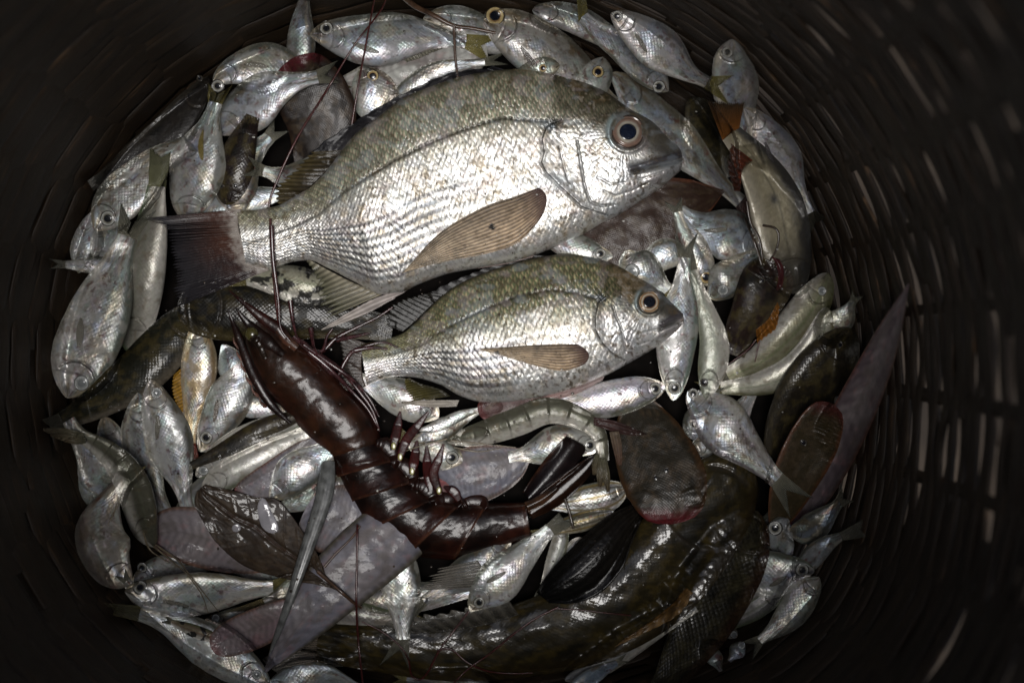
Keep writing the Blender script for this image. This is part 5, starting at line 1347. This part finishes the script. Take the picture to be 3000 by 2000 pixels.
def prawn():
    root = thing('tiger_prawn', 'large dark red brown tiger prawn curled at the centre of the catch', 'prawn', (1100, 1350, 0))
    cO = [(706, 960), (725, 1062), (756, 1134), (814, 1190), (859, 1243), (908, 1296), (952, 1346)]
    cI = [(752, 900), (862, 985), (942, 1050), (1012, 1128), (1072, 1190), (1108, 1246), (1124, 1290)]
    aO = [(944, 1338), (972, 1388), (1006, 1462), (1062, 1546), (1186, 1620), (1318, 1638), (1440, 1612), (1556, 1570)]
    aI = [(1118, 1284), (1168, 1340), (1222, 1402), (1284, 1452), (1354, 1462), (1424, 1467), (1480, 1470), (1538, 1472)]
    def cara(U, V, X, Y):
        n1 = fbm(X / 50, Y / 50, 301); n2 = fbm(X / 14, Y / 14, 303)
        c = np.ones(U.shape + (3,)) * A((.036, .0165, .0085))
        c = mixc(c, (.042, .016, .008), sst(.45, .65, n1) * .8)
        c = mixc(c, (.010, .006, .005), sst(.5, .1, U) * .6)
        c = mixc(c, (.07, .03, .015), np.exp(-((U - .93) / .05) ** 2) * sst(.2, .9, V) * .8)
        c = mixc(c, (.03, .010, .012), sst(.55, .95, np.abs(V)) * .6)
        return c * (.7 + .6 * n2)[..., None]
    # fit heights first so that the abdomen joins the carapace
    o = curve(cO + aO[1:], 60); i_ = curve(cI + aI[1:], 60)
    hh = np.linalg.norm(o - i_, axis=1) / 2
    v = np.linspace(-.85, .85, 15)
    xy = ((o + i_) / 2)[:, None] + ((o - i_) / 2)[:, None] * v[None, :, None]
    r = np.percentile(hsample(xy[..., 0], xy[..., 1]) - (hh * .76)[:, None] * np.sqrt(1 - v ** 2)[None], 80, axis=1)
    s = np.linspace(0, 1, 60)
    zl = np.polyval(np.polyfit(s, r, 2), s); zl = zl + np.percentile(r - zl, 85) * .8
    def zz(p):
        return float(np.interp(np.argmin(np.linalg.norm((o + i_) / 2 - A(p), axis=1)), np.arange(60), zl))
    midp = lambda a, b: (A(a) + A(b)) / 2
    zc0, zc1 = zz(midp(cO[0], cI[0])), zz(midp(cO[-1], cI[-1]))
    ob, top, _ = shell_piece('carapace', root, cO, cI, 90, .80, cara, 310, zc0, zc1, flare=.0)
    splat(top)
    carTop = top
    # rostrum with teeth
    rz = zc0 + 38
    def blade3(name, pts, r, mat, c, z_):
        n = 40; cc = curve(pts, n); rr = np.interp(np.linspace(0, 1, n), np.linspace(0, 1, len(r)), r)
        t = np.gradient(cc, axis=0); t /= np.linalg.norm(t, axis=1)[:, None]; nr = np.stack([-t[:, 1], t[:, 0]], 1)
        an = np.linspace(0, 2 * math.pi, 14, endpoint=False)
        zz_ = np.interp(np.linspace(0, 1, n), np.linspace(0, 1, len(z_)), z_)
        zz_ = np.maximum(zz_, hsample(cc[:, 0], cc[:, 1]) + 2 - rr * .3)
        P = np.dstack([cc[:, None] + nr[:, None] * (rr[:, None] * np.cos(an))[..., None], zz_[:, None] + (.18 if 'leg' in name else .55) * rr[:, None] * np.sin(an)])
        col = np.broadcast_to(A(c), P.shape) * (.6 + .8 * fbm(P[..., 0] / 9, P[..., 1] / 9, 5))[..., None]
        q = mesh_obj(name, P.reshape(-1, 3), grid_faces(n, 14, True), mat, root, col=col.reshape(-1, 3))
        splat(P[:, :8]); return q
    ros = blade3('rostrum', [(667, 905), (690, 965), (716, 1035), (742, 1100), (790, 1180), (850, 1240)], [2, 11, 15, 15, 13, 4], M_SHELL, (.016, .007, .006), [rz - 8, rz + 4, rz + 10, rz + 16, rz + 14, rz])
    for k, (x, y) in enumerate([(692, 1000), (702, 1035), (714, 1070), (728, 1105), (746, 1140), (768, 1172)]):
        n = 8; cc = curve([(x + 8, y + 18), (x - 5, y + 4), (x - 9, y - 12)], n); rr = np.linspace(7, .6, n)
        an = np.linspace(0, 2 * math.pi, 8, endpoint=False)
        P = np.dstack([cc[:, None] + np.stack([np.cos(an), np.sin(an) * .7], -1)[None] * rr[:, None, None], (rz + 8 + np.zeros((n, 1))) + rr[:, None] * np.sin(an) * .5])
        mesh_obj('tooth', P.reshape(-1, 3), grid_faces(n, 8, True), M_SHELL, ros, col=np.full((n * 8, 3), 1.0) * A((.17, .09, .075)))
    # antennal scales and bases
    blade3('antennal_scale', [(671, 850), (705, 880), (760, 925), (815, 965), (860, 1010)], [1.5, 8, 17, 19, 10], M_SHELL, (.03, .010, .009), [rz - 24, rz - 12, rz - 4, rz - 2, rz - 4])
    blade3('antennal_scale', [(690, 900), (720, 940), (770, 990), (830, 1040)], [2, 14, 22, 10], M_SHELL, (.015, .008, .007), [rz - 12, rz - 4, rz + 2, rz + 2])
    blade3('antenna_base', [(815, 965), (835, 990), (870, 1020)], [12, 15, 12], M_SHELL, (.10, .05, .035), [rz, rz + 3, rz + 6])
    # stalked eye
    surf = np.dstack(np.meshgrid(np.linspace(715, 760, 12), np.linspace(955, 1000, 12))).reshape(-1, 2)
    surf = np.c_[surf, np.full(len(surf), max(hsample(737, 978), rz + 4))]
    n = 18; ph = np.linspace(0, math.pi, n); an = np.linspace(0, 2 * math.pi, 28, endpoint=False)
    P = np.stack([737 + 21 * np.sin(ph)[:, None] * np.cos(an), 978 + 21 * np.sin(ph)[:, None] * np.sin(an), rz + 12 + 19 * np.cos(ph)[:, None] + 0 * an], -1)
    c = np.ones(P.shape) * A((.052, .045, .014)); c = mixc(c, (.012, .010, .008), sst(10, -6, P[..., 2] - rz - 8))
    mesh_obj('eye', P.reshape(-1, 3), grid_faces(n, 28, True), M_EYE, root, col=c.reshape(-1, 3)); splat(P)
    blade3('eye_stalk', [(740, 985), (760, 1010), (778, 1050)], [12, 11, 8], M_SHELL, (.020, .014, .010), [rz + 6, rz + 6, rz + 2])
    # abdomen: six overlapping rings
    for k in range(6):
        def seg(U, V, X, Y, k=k):
            n1 = fbm(X / 40, Y / 40, 330 + k); n2 = fbm(X / 10, Y / 10, 350)
            c = np.ones(U.shape + (3,)) * A((.022, .0095, .0062))
            c = mixc(c, (.034, .011, .008), sst(.40, .75, U + (n1 - .5) * .3) * sst(1.0, .88, U) * .85)
            c = mixc(c, (.11, .048, .030), np.exp(-((U - .96) / .035) ** 2) * .7)
            c = mixc(c, (.006, .003, .003), np.exp(-((U - .25) / .2) ** 2) * .6)
            c = mixc(c, (.16, .11, .08), np.exp(-((V + .86) / .09) ** 2) * np.exp(-((U - .82) / .10) ** 2) * (.3 + .6 * (k == 4)))
            return c * (.7 + .6 * n2)[..., None]
        a0, b0 = A(aO[k]), A(aI[k]); a1, b1 = A(aO[k + 1]), A(aI[k + 1])
        if k == 5: a1, b1 = A(aO[7]), A(aI[7])
        kk = [k, k + 1] if k < 5 else [5, 6, 7]
        fullO = curve(aO, 141); fullI = curve(aI, 141)
        LO = np.argmin(np.linalg.norm(fullO - a0, axis=1)), np.argmin(np.linalg.norm(fullO - a1, axis=1))
        LI = np.argmin(np.linalg.norm(fullI - b0, axis=1)), np.argmin(np.linalg.norm(fullI - b1, axis=1))
        Oi = fullO[np.linspace(max(LO[0] - 3, 0), LO[1] + (3 if k < 5 else 0), 9).astype(int)]
        Ii = fullI[np.linspace(max(LI[0] - 1, 0), LI[1] + (2 if k < 5 else 0), 9).astype(int)]
        ob, top, _ = shell_piece('abdomen_segment', root, Oi, Ii, 36, .80 - .02 * k, seg, 320 + k, zz((Oi[0] + Ii[0]) / 2), zz((Oi[-1] + Ii[-1]) / 2), flare=.035)
        splat(top)
        # side flap
        if k < 5:
            p = fullI[int((LI[0] + LI[1]) / 2)]; d = (fullI[LI[1]] - fullI[LI[0]]); d = d / np.linalg.norm(d)
            nn = np.array([-d[1], d[0]])
            if nn @ (p - fullO[int((LO[0] + LO[1]) / 2)]) < 0: nn = -nn
            ln = np.linalg.norm(fullI[LI[1]] - fullI[LI[0]]) * .52
            zf = zz(p) + 4
            blade3('side_flap', [p - d * ln - nn * 22, p - d * ln * .3 + nn * 1 - nn * 8, p + d * ln * .45 - nn * 8, p + d * ln - nn * 22], [10, 30, 32, 12], M_SHELL, (.024, .0095, .0075), [zf + 22, zf + 20, zf + 20, zf + 22])
    # swimming legs
    for k, (b, t, t2) in enumerate([((1150, 1320), (1165, 1250), (1172, 1205)), ((1168, 1350), (1190, 1290), (1256, 1205)), ((1205, 1390), (1215, 1340), (1222, 1290)), ((1262, 1440), (1252, 1370), (1250, 1305)), ((1290, 1448), (1270, 1390), (1300, 1300)), ((1345, 1465), (1330, 1440), (1300, 1425))]):
        zb = zz(b)
        z = [max(zb, hsample(*b)), max(hsample(*t) + 8, zb - 4), hsample(*t2) + 10, hsample(*t2) + 6]
        q = blade3('swimming_leg', [b, t, A(t) * .45 + A(t2) * .55, t2], [8, 15, 13, 3], M_SHELL, (.055, .011, .012), z)
        if k in (0, 1, 2, 4):
            yb = A(b) * .80 + A(t) * .20
            n = 10; ph = np.linspace(0, math.pi, n); an = np.linspace(0, 2 * math.pi, 14, endpoint=False)
            zt = hsample(*yb) + 2
            P = np.stack([yb[0] + 7 * np.sin(ph)[:, None] * np.cos(an), yb[1] + 11 * np.sin(ph)[:, None] * np.sin(an), zt + 1.5 * np.cos(ph)[:, None] + 0 * an], -1)
            mesh_obj('yellow_spot', P.reshape(-1, 3), grid_faces(n, 14, True), M_EYE, q, col=np.full((n * 14, 3), 1.0) * A((.26, .24, .07)))
    # walking legs
    for pts in ([(860, 985), (928, 1036), (985, 990), (1043, 960), (1104, 930), (1150, 900)], [(880, 1000), (940, 1030), (958, 985), (975, 962)], [(930, 1050), (985, 1100), (1010, 1060), (1040, 1026), (1119, 1003), (1165, 1018)],
                [(1040, 1026), (1090, 1018), (1135, 1022)], [(985, 995), (1040, 985), (1085, 975)], [(905, 1030), (965, 1080), (1025, 1140), (1075, 1195), (1104, 1245)], [(930, 1035), (1000, 1085), (1055, 1150), (1090, 1200), (1112, 1262)], [(890, 1010), (960, 1060), (1030, 1110), (1080, 1165), (1110, 1220)],
                [(795, 660), (800, 760), (815, 880), (822, 960), (850, 1000)], [(850, 880), (858, 940), (868, 985)], [(910, 960), (918, 1010), (930, 1040)]):
        strand('leg', pts, 8.5, 3.0, M_LEG, root, lift=1.5, taut=30)
    # tail fan
    def uro(col, U, Q, ns):
        col = mixc(col, (.055, .024, .012), np.exp(-((Q - .0) / .10) ** 2) * .8)
        col = mixc(col, (.008, .006, .006), sst(.55, .95, U) * .6)
        return col
    blade('tail_flap', root, [((1532, 1440), (1560, 1484)), ((1560, 1395), (1640, 1420)), ((1600, 1340), (1700, 1345)), ((1640, 1295), (1715, 1310)), ((1660, 1276), (1688, 1290))], (.010, .006, .009), (.010, .005, .006), M_SHELL, rays=2, bulge=14, raydark=.2, seed=71, cfun=uro, rough=.2)
    blade('tail_flap', root, [((1540, 1490), (1560, 1520)), ((1590, 1440), (1640, 1480)), ((1660, 1385), (1700, 1425)), ((1715, 1345), (1734, 1380)), ((1741, 1332), (1744, 1345))], (.04, .017, .009), (.012, .006, .005), M_SHELL, rays=3, bulge=16, raydark=.35, seed=72, cfun=uro, rough=.2)
    blade('telson', root, [((1535, 1470), (1550, 1500)), ((1580, 1450), (1595, 1475)), ((1630, 1420), (1638, 1436))], (.10, .055, .03), (.06, .03, .02), M_SHELL, rays=1, bulge=14, raydark=.2, seed=73)
    # feelers of the prawn
    strand('feeler', [(1120, -20), (1075, 150), (1050, 260), (1032, 357), (1020, 420)], 2.6, 2.6, M_RED, root, taut=200) if 0 else None

M_LEG = plain('prawn_leg', (.040, .013, .014), .25, .8, .7, 260)

def pale_shrimp(label, spine, width, fan, head_feel, seed):
    SEED[0] = seed
    root, B = fish('small_shrimp', 'pale', 'slim', spine, width, 'd', label, 'little translucent shrimps', cat='shrimp', base=(.085, .082, .060), backc=(.055, .052, .036), band=.15, scal=.0, pec=0, tz=.85, eye=None, segs=9)
    for k, (b, t, wd) in enumerate(fan):
        d = A(t) - A(b); d = d / np.linalg.norm(d); n_ = np.array([-d[1], d[0]])
        m = (A(b) + A(t)) / 2
        blade('tail_flap', root, [(A(b) - n_ * wd * .4, A(b) + n_ * wd * .4), (m - n_ * wd * .55, m + n_ * wd * .55), (A(t) - n_ * wd * .15, A(t) + n_ * wd * .15)], (.11, .105, .07), (.10, .075, .045), rays=3, bulge=5, seed=seed + k, alpha=.85)
    for pts in head_feel:
        strand('feeler', pts, 3.0, 1.2, M_OCHRE, root, lift=1)
    return root

# ------------------------------------------------------------------ order of the pile
HW = HM.copy()
lower_layer()
left_layer()
right_layer()
# catfish whiskers and the orange fin of the small catfish
def whisk():
    cat = [o for o in COL.objects if o.name.startswith('catfish') and o.parent is None][0]
    strand('whisker', [(2185, 640), (2205, 690), (2222, 740), (2232, 775)], 7, 4, M_WHISK, cat, lift=1)
    strand('whisker', [(2235, 660), (2270, 668), (2282, 690), (2275, 730), (2255, 765)], 4, 2.5, M_WHISK, cat, lift=1)
    strand('whisker', [(2190, 590), (2200, 650), (2225, 700), (2235, 760)], 5, 3, M_WHISK, cat, lift=1)
    fin('pectoral_fin', cat, [(2205, 470), (2175, 500), (2170, 560)], [(2140, 420), (2130, 480), (2150, 560)], (.10, .025, .012), (.05, .02, .012), rays=8, alpha=.9, seed=81)
    sc = [o for o in COL.objects if o.name.startswith('small_catfish') and o.parent is None][0]
    fin('pectoral_fin', sc, [(2278, 885), (2250, 935), (2215, 965)], [(2284, 900), (2275, 960), (2240, 990), (2218, 1005)], (.17, .070, .014), (.22, .085, .015), rays=8, alpha=.9, seed=82)
    blade('lip', sc, [((2262, 752), (2284, 760)), ((2276, 780), (2296, 790)), ((2280, 820), (2294, 830)), ((2272, 850), (2280, 852))], (.06, .016, .018), (.05, .014, .014), rays=1, bulge=8, seed=83, label='pink lip')
    for pts in ([(2215, 995), (2190, 1025), (2150, 1055), (2130, 1070)], [(2225, 1000), (2218, 1030), (2212, 1060)]):
        strand('whisker', pts, 2.6, 1.6, M_RED, sc, lift=1)
whisk()
SEED[0] = 900
big_goby()
SEED[0] = 1290
dark_sole()
over_goby()
SEED[0] = 1400
middle_layer()
SEED[0] = 1500
fish('mottled_goby', 'dark', 'goby', [(520, 905), (650, 905), (800, 915), (960, 930), (1150, 965)], 185, 'd', 'black glossy goby with green brown flank under the tails of the bream', G3, base=(.012, .011, .009), mott=(.055, .042, .016), scal=.4, bellyc=(.08, .06, .02), bellyf=.6)
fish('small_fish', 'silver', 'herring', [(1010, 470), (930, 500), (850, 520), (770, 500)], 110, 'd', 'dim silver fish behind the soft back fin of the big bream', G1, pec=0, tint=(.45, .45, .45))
fish('small_fish', 'silver', 'herring', [(1980, 1240), (1900, 1200), (1830, 1180), (1770, 1190)], 90, 'd', 'dim fish back below the lilac gleaming herring head', G1, pec=0, tint=(.3, .3, .3)) if 0 else None
fish('spotted_fish', 'pale', 'slim', [(990, 850), (900, 840), (810, 822), (720, 815)], 112, 'd', 'pale yellowish fish with bold black blotches under the big tail', G3, base=(.30, .29, .22), backc=(.03, .03, .025), spots=1, scal=.3)
fish('tongue_sole', 'soledark', 'sole', [(1402, 1210), (1440, 1195), (1520, 1180), (1600, 1150)], 80, 'd', 'small reddish sole snout under the belly of the smaller bream', G2, base=(.07, .03, .028), rimc=(.12, .035, .03), endc=(.13, .03, .03))
strand('red_feeler', [(1140, -60), (1122, 20), (1040, 130), (960, 260), (867, 411), (800, 558), (787, 607)], 2.6, 3.6, M_RED, None, 'long red brown feeler slanting from the top edge to the big tail', 'feeler', taut=120, group='long thin prawn feelers')
strand('red_feeler', [(1110, -60), (1097, 0), (1072, 130), (1048, 260), (1030, 370)], 2.4, 3.2, M_RED, None, 'straight red brown feeler rising from the big bream back to the top edge', 'feeler', taut=120, group='long thin prawn feelers')
strand('fin_spine', [(1170, -20), (1215, 18), (1270, 45), (1327, 74), (1390, 84), (1452, 97)], 10, 4, M_BROWNRAY, None, 'reddish brown stick like fin spine over the top herring tail', 'spine', taut=60)
strand('fin_spine', [(1330, 72), (1331, 110), (1334, 170), (1342, 235)], 4.5, 3.5, M_BROWNRAY, None, 'thin upright brown spine between herring tail and big bream', 'spine', taut=60)
bream(SMALL)
bream(BIG)
strand('red_feeler', [(792, 640), (794, 720), (805, 840), (819, 960)], 4.0, 5.5, M_RED, None, 'dark red feeler dropping from the bream tail to the prawn head', 'feeler', taut=60, group='long thin prawn feelers')
prawn()
pale_shrimp('translucent grey shrimp arched under the smaller bream', [(1310, 1292), (1402, 1272), (1513, 1236), (1603, 1203), (1692, 1222), (1752, 1270), (1768, 1350)], 84,
            [((1765, 1340), (1757, 1425), 26), ((1770, 1345), (1782, 1440), 20), ((1750, 1330), (1740, 1390), 18)], [[(1320, 1290), (1420, 1300), (1510, 1310)], [(1310, 1285), (1250, 1300), (1190, 1320)], [(1330, 1310), (1400, 1322), (1470, 1312)]], 1600)
def sole_fin():
    o = [q for q in COL.objects if q.parent is None and 'crimson snout' in str(q.get('label', ''))][0]
    blade('fin', o, [((1740, 1222), (1740, 1245)), ((1800, 1232), (1800, 1265)), ((1860, 1255), (1850, 1275)), ((1895, 1270), (1894, 1273))], (.06, .03, .028), (.03, .018, .014), rays=3, bulge=5, seed=91)
    blade('fin', o, [((1785, 1265), (1812, 1262)), ((1795, 1310), (1822, 1310)), ((1808, 1360), (1820, 1362))], (.11, .085, .06), (.09, .05, .035), rays=3, bulge=5, seed=92)
sole_fin()
pale_shrimp('translucent olive shrimp by the left wall with its tail fan out', [(450, 1600), (425, 1550), (408, 1480), (388, 1420), (350, 1360), (300, 1315), (235, 1275)], 104,
            [((245, 1278), (128, 1258), 26), ((245, 1285), (150, 1275), 24), ((250, 1290), (190, 1290), 20)], [[(450, 1600), (500, 1640), (546, 1680), (590, 1740), (610, 1795)], [(455, 1595), (520, 1640), (556, 1684), (600, 1740), (640, 1790)], [(420, 1560), (440, 1610), (500, 1650)], [(345, 1475), (330, 1510), (316, 1535)]], 1700)

# the leaf
def leafc(col, U, Q, ns):
    X = U * 46; Y = Q * 9
    vein = np.exp(-((Q - .52) / .018) ** 2)
    side = np.abs(((U * 9 + np.abs(Q - .52) * 3.0) % 1) - .5)
    sv = sst(.06, .0, side) * .35
    n1 = fbm(U * 16, Q * 10, 410); n2 = fbm(U * 60, Q * 30, 411)
    c = np.ones(col.shape) * A((.030, .020, .0125))
    c = mixc(c, (.055, .037, .022), sst(.45, .7, n1) * .8)
    c = mixc(c, (.012, .009, .007), sst(.62, .75, n2) * .7)
    c = mixc(c, (.04, .018, .01), np.clip(vein + sv, 0, 1) * .8)
    c = mixc(c, (.02, .012, .008), sst(.93, 1, np.abs(Q * 2 - 1)) * .7)
    return c
def leafz(U, Q):
    side = np.abs(((U * 9 + np.abs(Q - .52) * 3.0) % 1) - .5)
    return -9 * np.exp(-((Q - .52) / .05) ** 2) + 5 * np.exp(-((Q - .52) / .014) ** 2) + 1.6 * np.exp(-(side / .05) ** 2) + 14 * (fbm(U * 5, Q * 3, 420) - .5) + 3 * (fbm(U * 26, Q * 13, 421) - .5)
def make_leaf():
    m, n, b, out = new_mat('wet_dead_leaf')
    ca = n.nodes.new('ShaderNodeAttribute'); ca.attribute_name = 'Col'
    tc = n.nodes.new('ShaderNodeTexCoord')
    no = n.nodes.new('ShaderNodeTexNoise'); no.inputs['Scale'].default_value = 55.0; no.inputs['Detail'].default_value = 6
    no2 = n.nodes.new('ShaderNodeTexNoise'); no2.inputs['Scale'].default_value = 700.0
    for q in (no, no2): n.links.new(tc.outputs['Object'], q.inputs['Vector'])
    n.links.new(ca.outputs['Color'], b.inputs['Base Color'])
    b.inputs['Roughness'].default_value = .55; b.inputs['Specular IOR Level'].default_value = .3
    mr = n.nodes.new('ShaderNodeMapRange'); mr.inputs[1].default_value = .47; mr.inputs[2].default_value = .50; mr.inputs[4].default_value = .55
    n.links.new(no.outputs['Fac'], mr.inputs[0]); n.links.new(mr.outputs[0], b.inputs['Coat Weight']); b.inputs['Coat Roughness'].default_value = .03
    bu = n.nodes.new('ShaderNodeBump'); bu.inputs['Distance'].default_value = .0004; bu.inputs['Strength'].default_value = .5
    n.links.new(no2.outputs['Fac'], bu.inputs['Height']); n.links.new(bu.outputs[0], b.inputs['Normal'])
    return m
M_LEAF = make_leaf()
leaf = thing('leaf', 'wet brown fallen leaf with pale drops lying on the white sole', 'leaf', (760, 1560, 0))
blade('blade', leaf, [((575, 1440), (600, 1418)), ((570, 1475), (690, 1438)), ((590, 1518), (750, 1455)), ((636, 1591), (805, 1460)), ((725, 1662), (840, 1490)), ((859, 1700), (886, 1555)), ((930, 1712), (930, 1622)), ((985, 1728), (962, 1698)), ((1010, 1740), (1000, 1728))],
      (.04, .03, .02), (.04, .03, .02), M_LEAF, rays=0, bulge=10, n=140, m=90, seed=95, cfun=leafc, thick=1.6, zfun=leafz)
strand('stalk', [(930, 1672), (975, 1712), (1037, 1765), (1060, 1780)], 6, 4.5, M_BROWNRAY, leaf, lift=0)
M_DROP = plain('milky_water', (.30, .29, .31), .08, 1.0, .2, 120)
def drop(pts, rad):
    n = 30; cc = curve(pts, n) if len(pts) > 1 else None
    rr = np.interp(np.linspace(0, 1, n), np.linspace(0, 1, len(rad)), rad) * np.sqrt(np.clip(1 - np.abs(np.linspace(-1, 1, n)) ** 6, .02, 1))
    t = np.gradient(cc, axis=0); t /= np.linalg.norm(t, axis=1)[:, None]; nr = np.stack([-t[:, 1], t[:, 0]], 1)
    an = np.linspace(0, 2 * math.pi, 22, endpoint=False)
    h = hsample(cc[:, 0], cc[:, 1])
    P = np.dstack([cc[:, None] + nr[:, None] * (rr[:, None] * np.cos(an))[..., None], gauss1(h, 2)[:, None] + 4.5 * np.sin(an) * (rr / rr.max())[:, None]])
    P[..., 2] = np.maximum(P[..., 2], hsample(P[..., 0], P[..., 1]) - 2 + 6 * np.sin(an)[None])
    return mesh_obj('water_drop', P.reshape(-1, 3), grid_faces(n, 22, True), M_DROP)
setp(drop([(768, 1458), (775, 1500), (790, 1535), (812, 1556)], [12, 20, 24, 17]), 'long milky water drop near the middle rib of the leaf', 'water drop', 'milky drops on the leaf')
setp(drop([(686, 1536), (692, 1545), (698, 1556)], [10, 14, 10]), 'small round milky water drop near the lower edge of the leaf', 'water drop', 'milky drops on the leaf')

# the glassy spike
def spike():
    pts = [(962, 1350), (958, 1400), (945, 1470), (915, 1560), (875, 1680), (835, 1795), (791, 1912)]
    c = curve(pts, 70)
    r = np.interp(np.linspace(0, 1, 70), [0, .12, .3, .6, .9, 1], [17, 24, 21, 15, 8, 1.5])
    h = hsample(c[:, 0], c[:, 1])
    u = np.linspace(0, 1, 70)
    z = np.polyval(np.polyfit(u, h, 1), u); z = z + np.percentile(h - z, 90) + r * .5
    t = np.gradient(c, axis=0); t /= np.linalg.norm(t, axis=1)[:, None]; nr = np.stack([-t[:, 1], t[:, 0]], 1)
    an = np.linspace(0, 2 * math.pi, 24, endpoint=False)
    fl = 1 + .10 * np.cos(an * 8)
    P = np.dstack([c[:, None] + nr[:, None] * (r[:, None] * np.cos(an) * fl)[..., None], z[:, None] + .38 * r[:, None] * np.sin(an) * fl])
    o = mesh_obj('glassy_spike', P.reshape(-1, 3), grid_faces(70, 24, True), M_GLASSY)
    setp(o, 'long grey glassy spike pointing down left across the leaf', 'spike')
    splat(P[:, :12])
spike()
strand('red_feeler', [(1047, 1536), (1046, 1640), (1044, 1760), (1050, 1880), (1066, 2030)], 3.4, 3.0, M_RED, None, 'straight red feeler dropping from the prawn back to the bottom edge', 'feeler', taut=120, group='long thin prawn feelers')
strand('red_feeler', [(1374, 1789), (1335, 1840), (1300, 1885), (1278, 1920), (1255, 1965), (1230, 1990), (1205, 1975), (1196, 1930), (1170, 1890), (1120, 1850), (1060, 1820)], 3.0, 2.2, M_RED, None, 'looping red brown feeler under the silver fish with raised tail', 'feeler', group='long thin prawn feelers')
strand('red_feeler', [(1635, 1778), (1570, 1810), (1500, 1860), (1440, 1910), (1370, 1960), (1310, 2020)], 3.2, 2.0, M_RED, None, 'dark feeler lying diagonally over the big goby flank', 'feeler', group='long thin prawn feelers')
strand('red_feeler', [(1280, 1905), (1320, 1900), (1370, 1940), (1430, 1965), (1500, 1972), (1560, 1970)], 3.0, 1.6, M_RED, None, 'short curled feeler near the lower edge of the big goby', 'feeler', group='long thin prawn feelers')
strand('red_feeler', [(1630, 1782), (1700, 1786), (1780, 1795), (1850, 1802)], 2.2, 1.4, M_RED, None, 'faint feeler ending on the big goby below the black fin', 'feeler', group='long thin prawn feelers')
strand('stem', [(1655, 1460), (1668, 1500), (1680, 1548)], 5, 4, M_WHISK, None, 'short black stem beside the prawn tail fan', 'stem', lift=6)

# loose scales and crumbs of mud knocked off the fish
rd = np.random.RandomState(77)
fv, ff, fcol = [], [], []
for k in range(420):
    x, y = rd.normal(1330, 520), rd.normal(1000, 460)
    if ((x - BX) / BRX) ** 2 + ((y - BY) / BRY) ** 2 > .9: continue
    r = 1.6 + 3.2 * rd.rand() ** 2; a0 = rd.rand() * 6; n_ = 6
    an = a0 + np.arange(n_) / n_ * 2 * math.pi
    px = x + r * np.cos(an) * (.6 + .5 * rd.rand()); py = y + r * np.sin(an) * (.6 + .5 * rd.rand())
    zz_ = hsample(px, py)
    if zz_.max() - zz_.min() > 6: continue
    zt_ = zz_.max() + 1.0 + rd.rand()
    b0 = sum(len(q) for q in fv)
    P = np.stack([np.r_[px, x], np.r_[py, y], np.r_[np.full(n_, zt_), zt_ + .35 * r]], 1)
    fv.append(P); ff += [(b0 + i_, b0 + (i_ + 1) % n_, b0 + n_) for i_ in range(n_)]
    cc = A((.035, .022, .012)) * (.4 + rd.rand()) if rd.rand() < .72 else A((.45, .44, .40)) * (.5 + .6 * rd.rand())
    fcol.append(np.tile(cc, (n_ + 1, 1)))
fo = mesh_obj('loose_scales', np.vstack(fv), np.array(ff), M_LEAF, None, col=np.vstack(fcol), outward=False)
setp(fo, 'loose scales and crumbs of mud scattered over the fish', 'debris', None, 'stuff')

# ------------------------------------------------------------------ the heap sinks under its own weight: level it smoothly
def smooth2(a, sig):
    a = np.apply_along_axis(lambda v: gauss1(v, sig), 0, a)
    return np.apply_along_axis(lambda v: gauss1(v, sig), 1, a)
TGT = np.maximum(-20.0, HW + 40.0)
Dl = np.clip(HM - TGT, -90, None)
FIELD = smooth2(smooth2(Dl, 14.0), 16.0)
def field(F, x, y):
    fx = np.clip((x - GX0) / GR, 0, GNX - 2.001); fy = np.clip((y - GY0) / GR, 0, GNY - 2.001)
    i = fx.astype(int); j = fy.astype(int); u = fx - i; v = fy - j
    return (F[j, i] * (1 - u) + F[j, i + 1] * u) * (1 - v) + (F[j + 1, i] * (1 - u) + F[j + 1, i + 1] * u) * v
def sink(P):
    P = P.copy()
    z = P[..., 2]; hw = field(HW, P[..., 0], P[..., 1])
    z2 = z - field(FIELD, P[..., 0], P[..., 1])
    lo = hw + 8 + .3 * np.maximum(z - hw, -60)
    P[..., 2] = np.where(z < hw - 20, np.minimum(z2, z), np.maximum(z2, lo))
    return P
for o, p in REGROOT:
    if o.name != 'woven_basket':
        o.location = to_world(sink(p[None])[0])
for o, V, root in REG:
    Wv = to_world(sink(V)) - (A(root.location) if root is not None else 0)
    o.data.vertices.foreach_set('co', Wv.astype(np.float32).ravel())
    o.data.update()
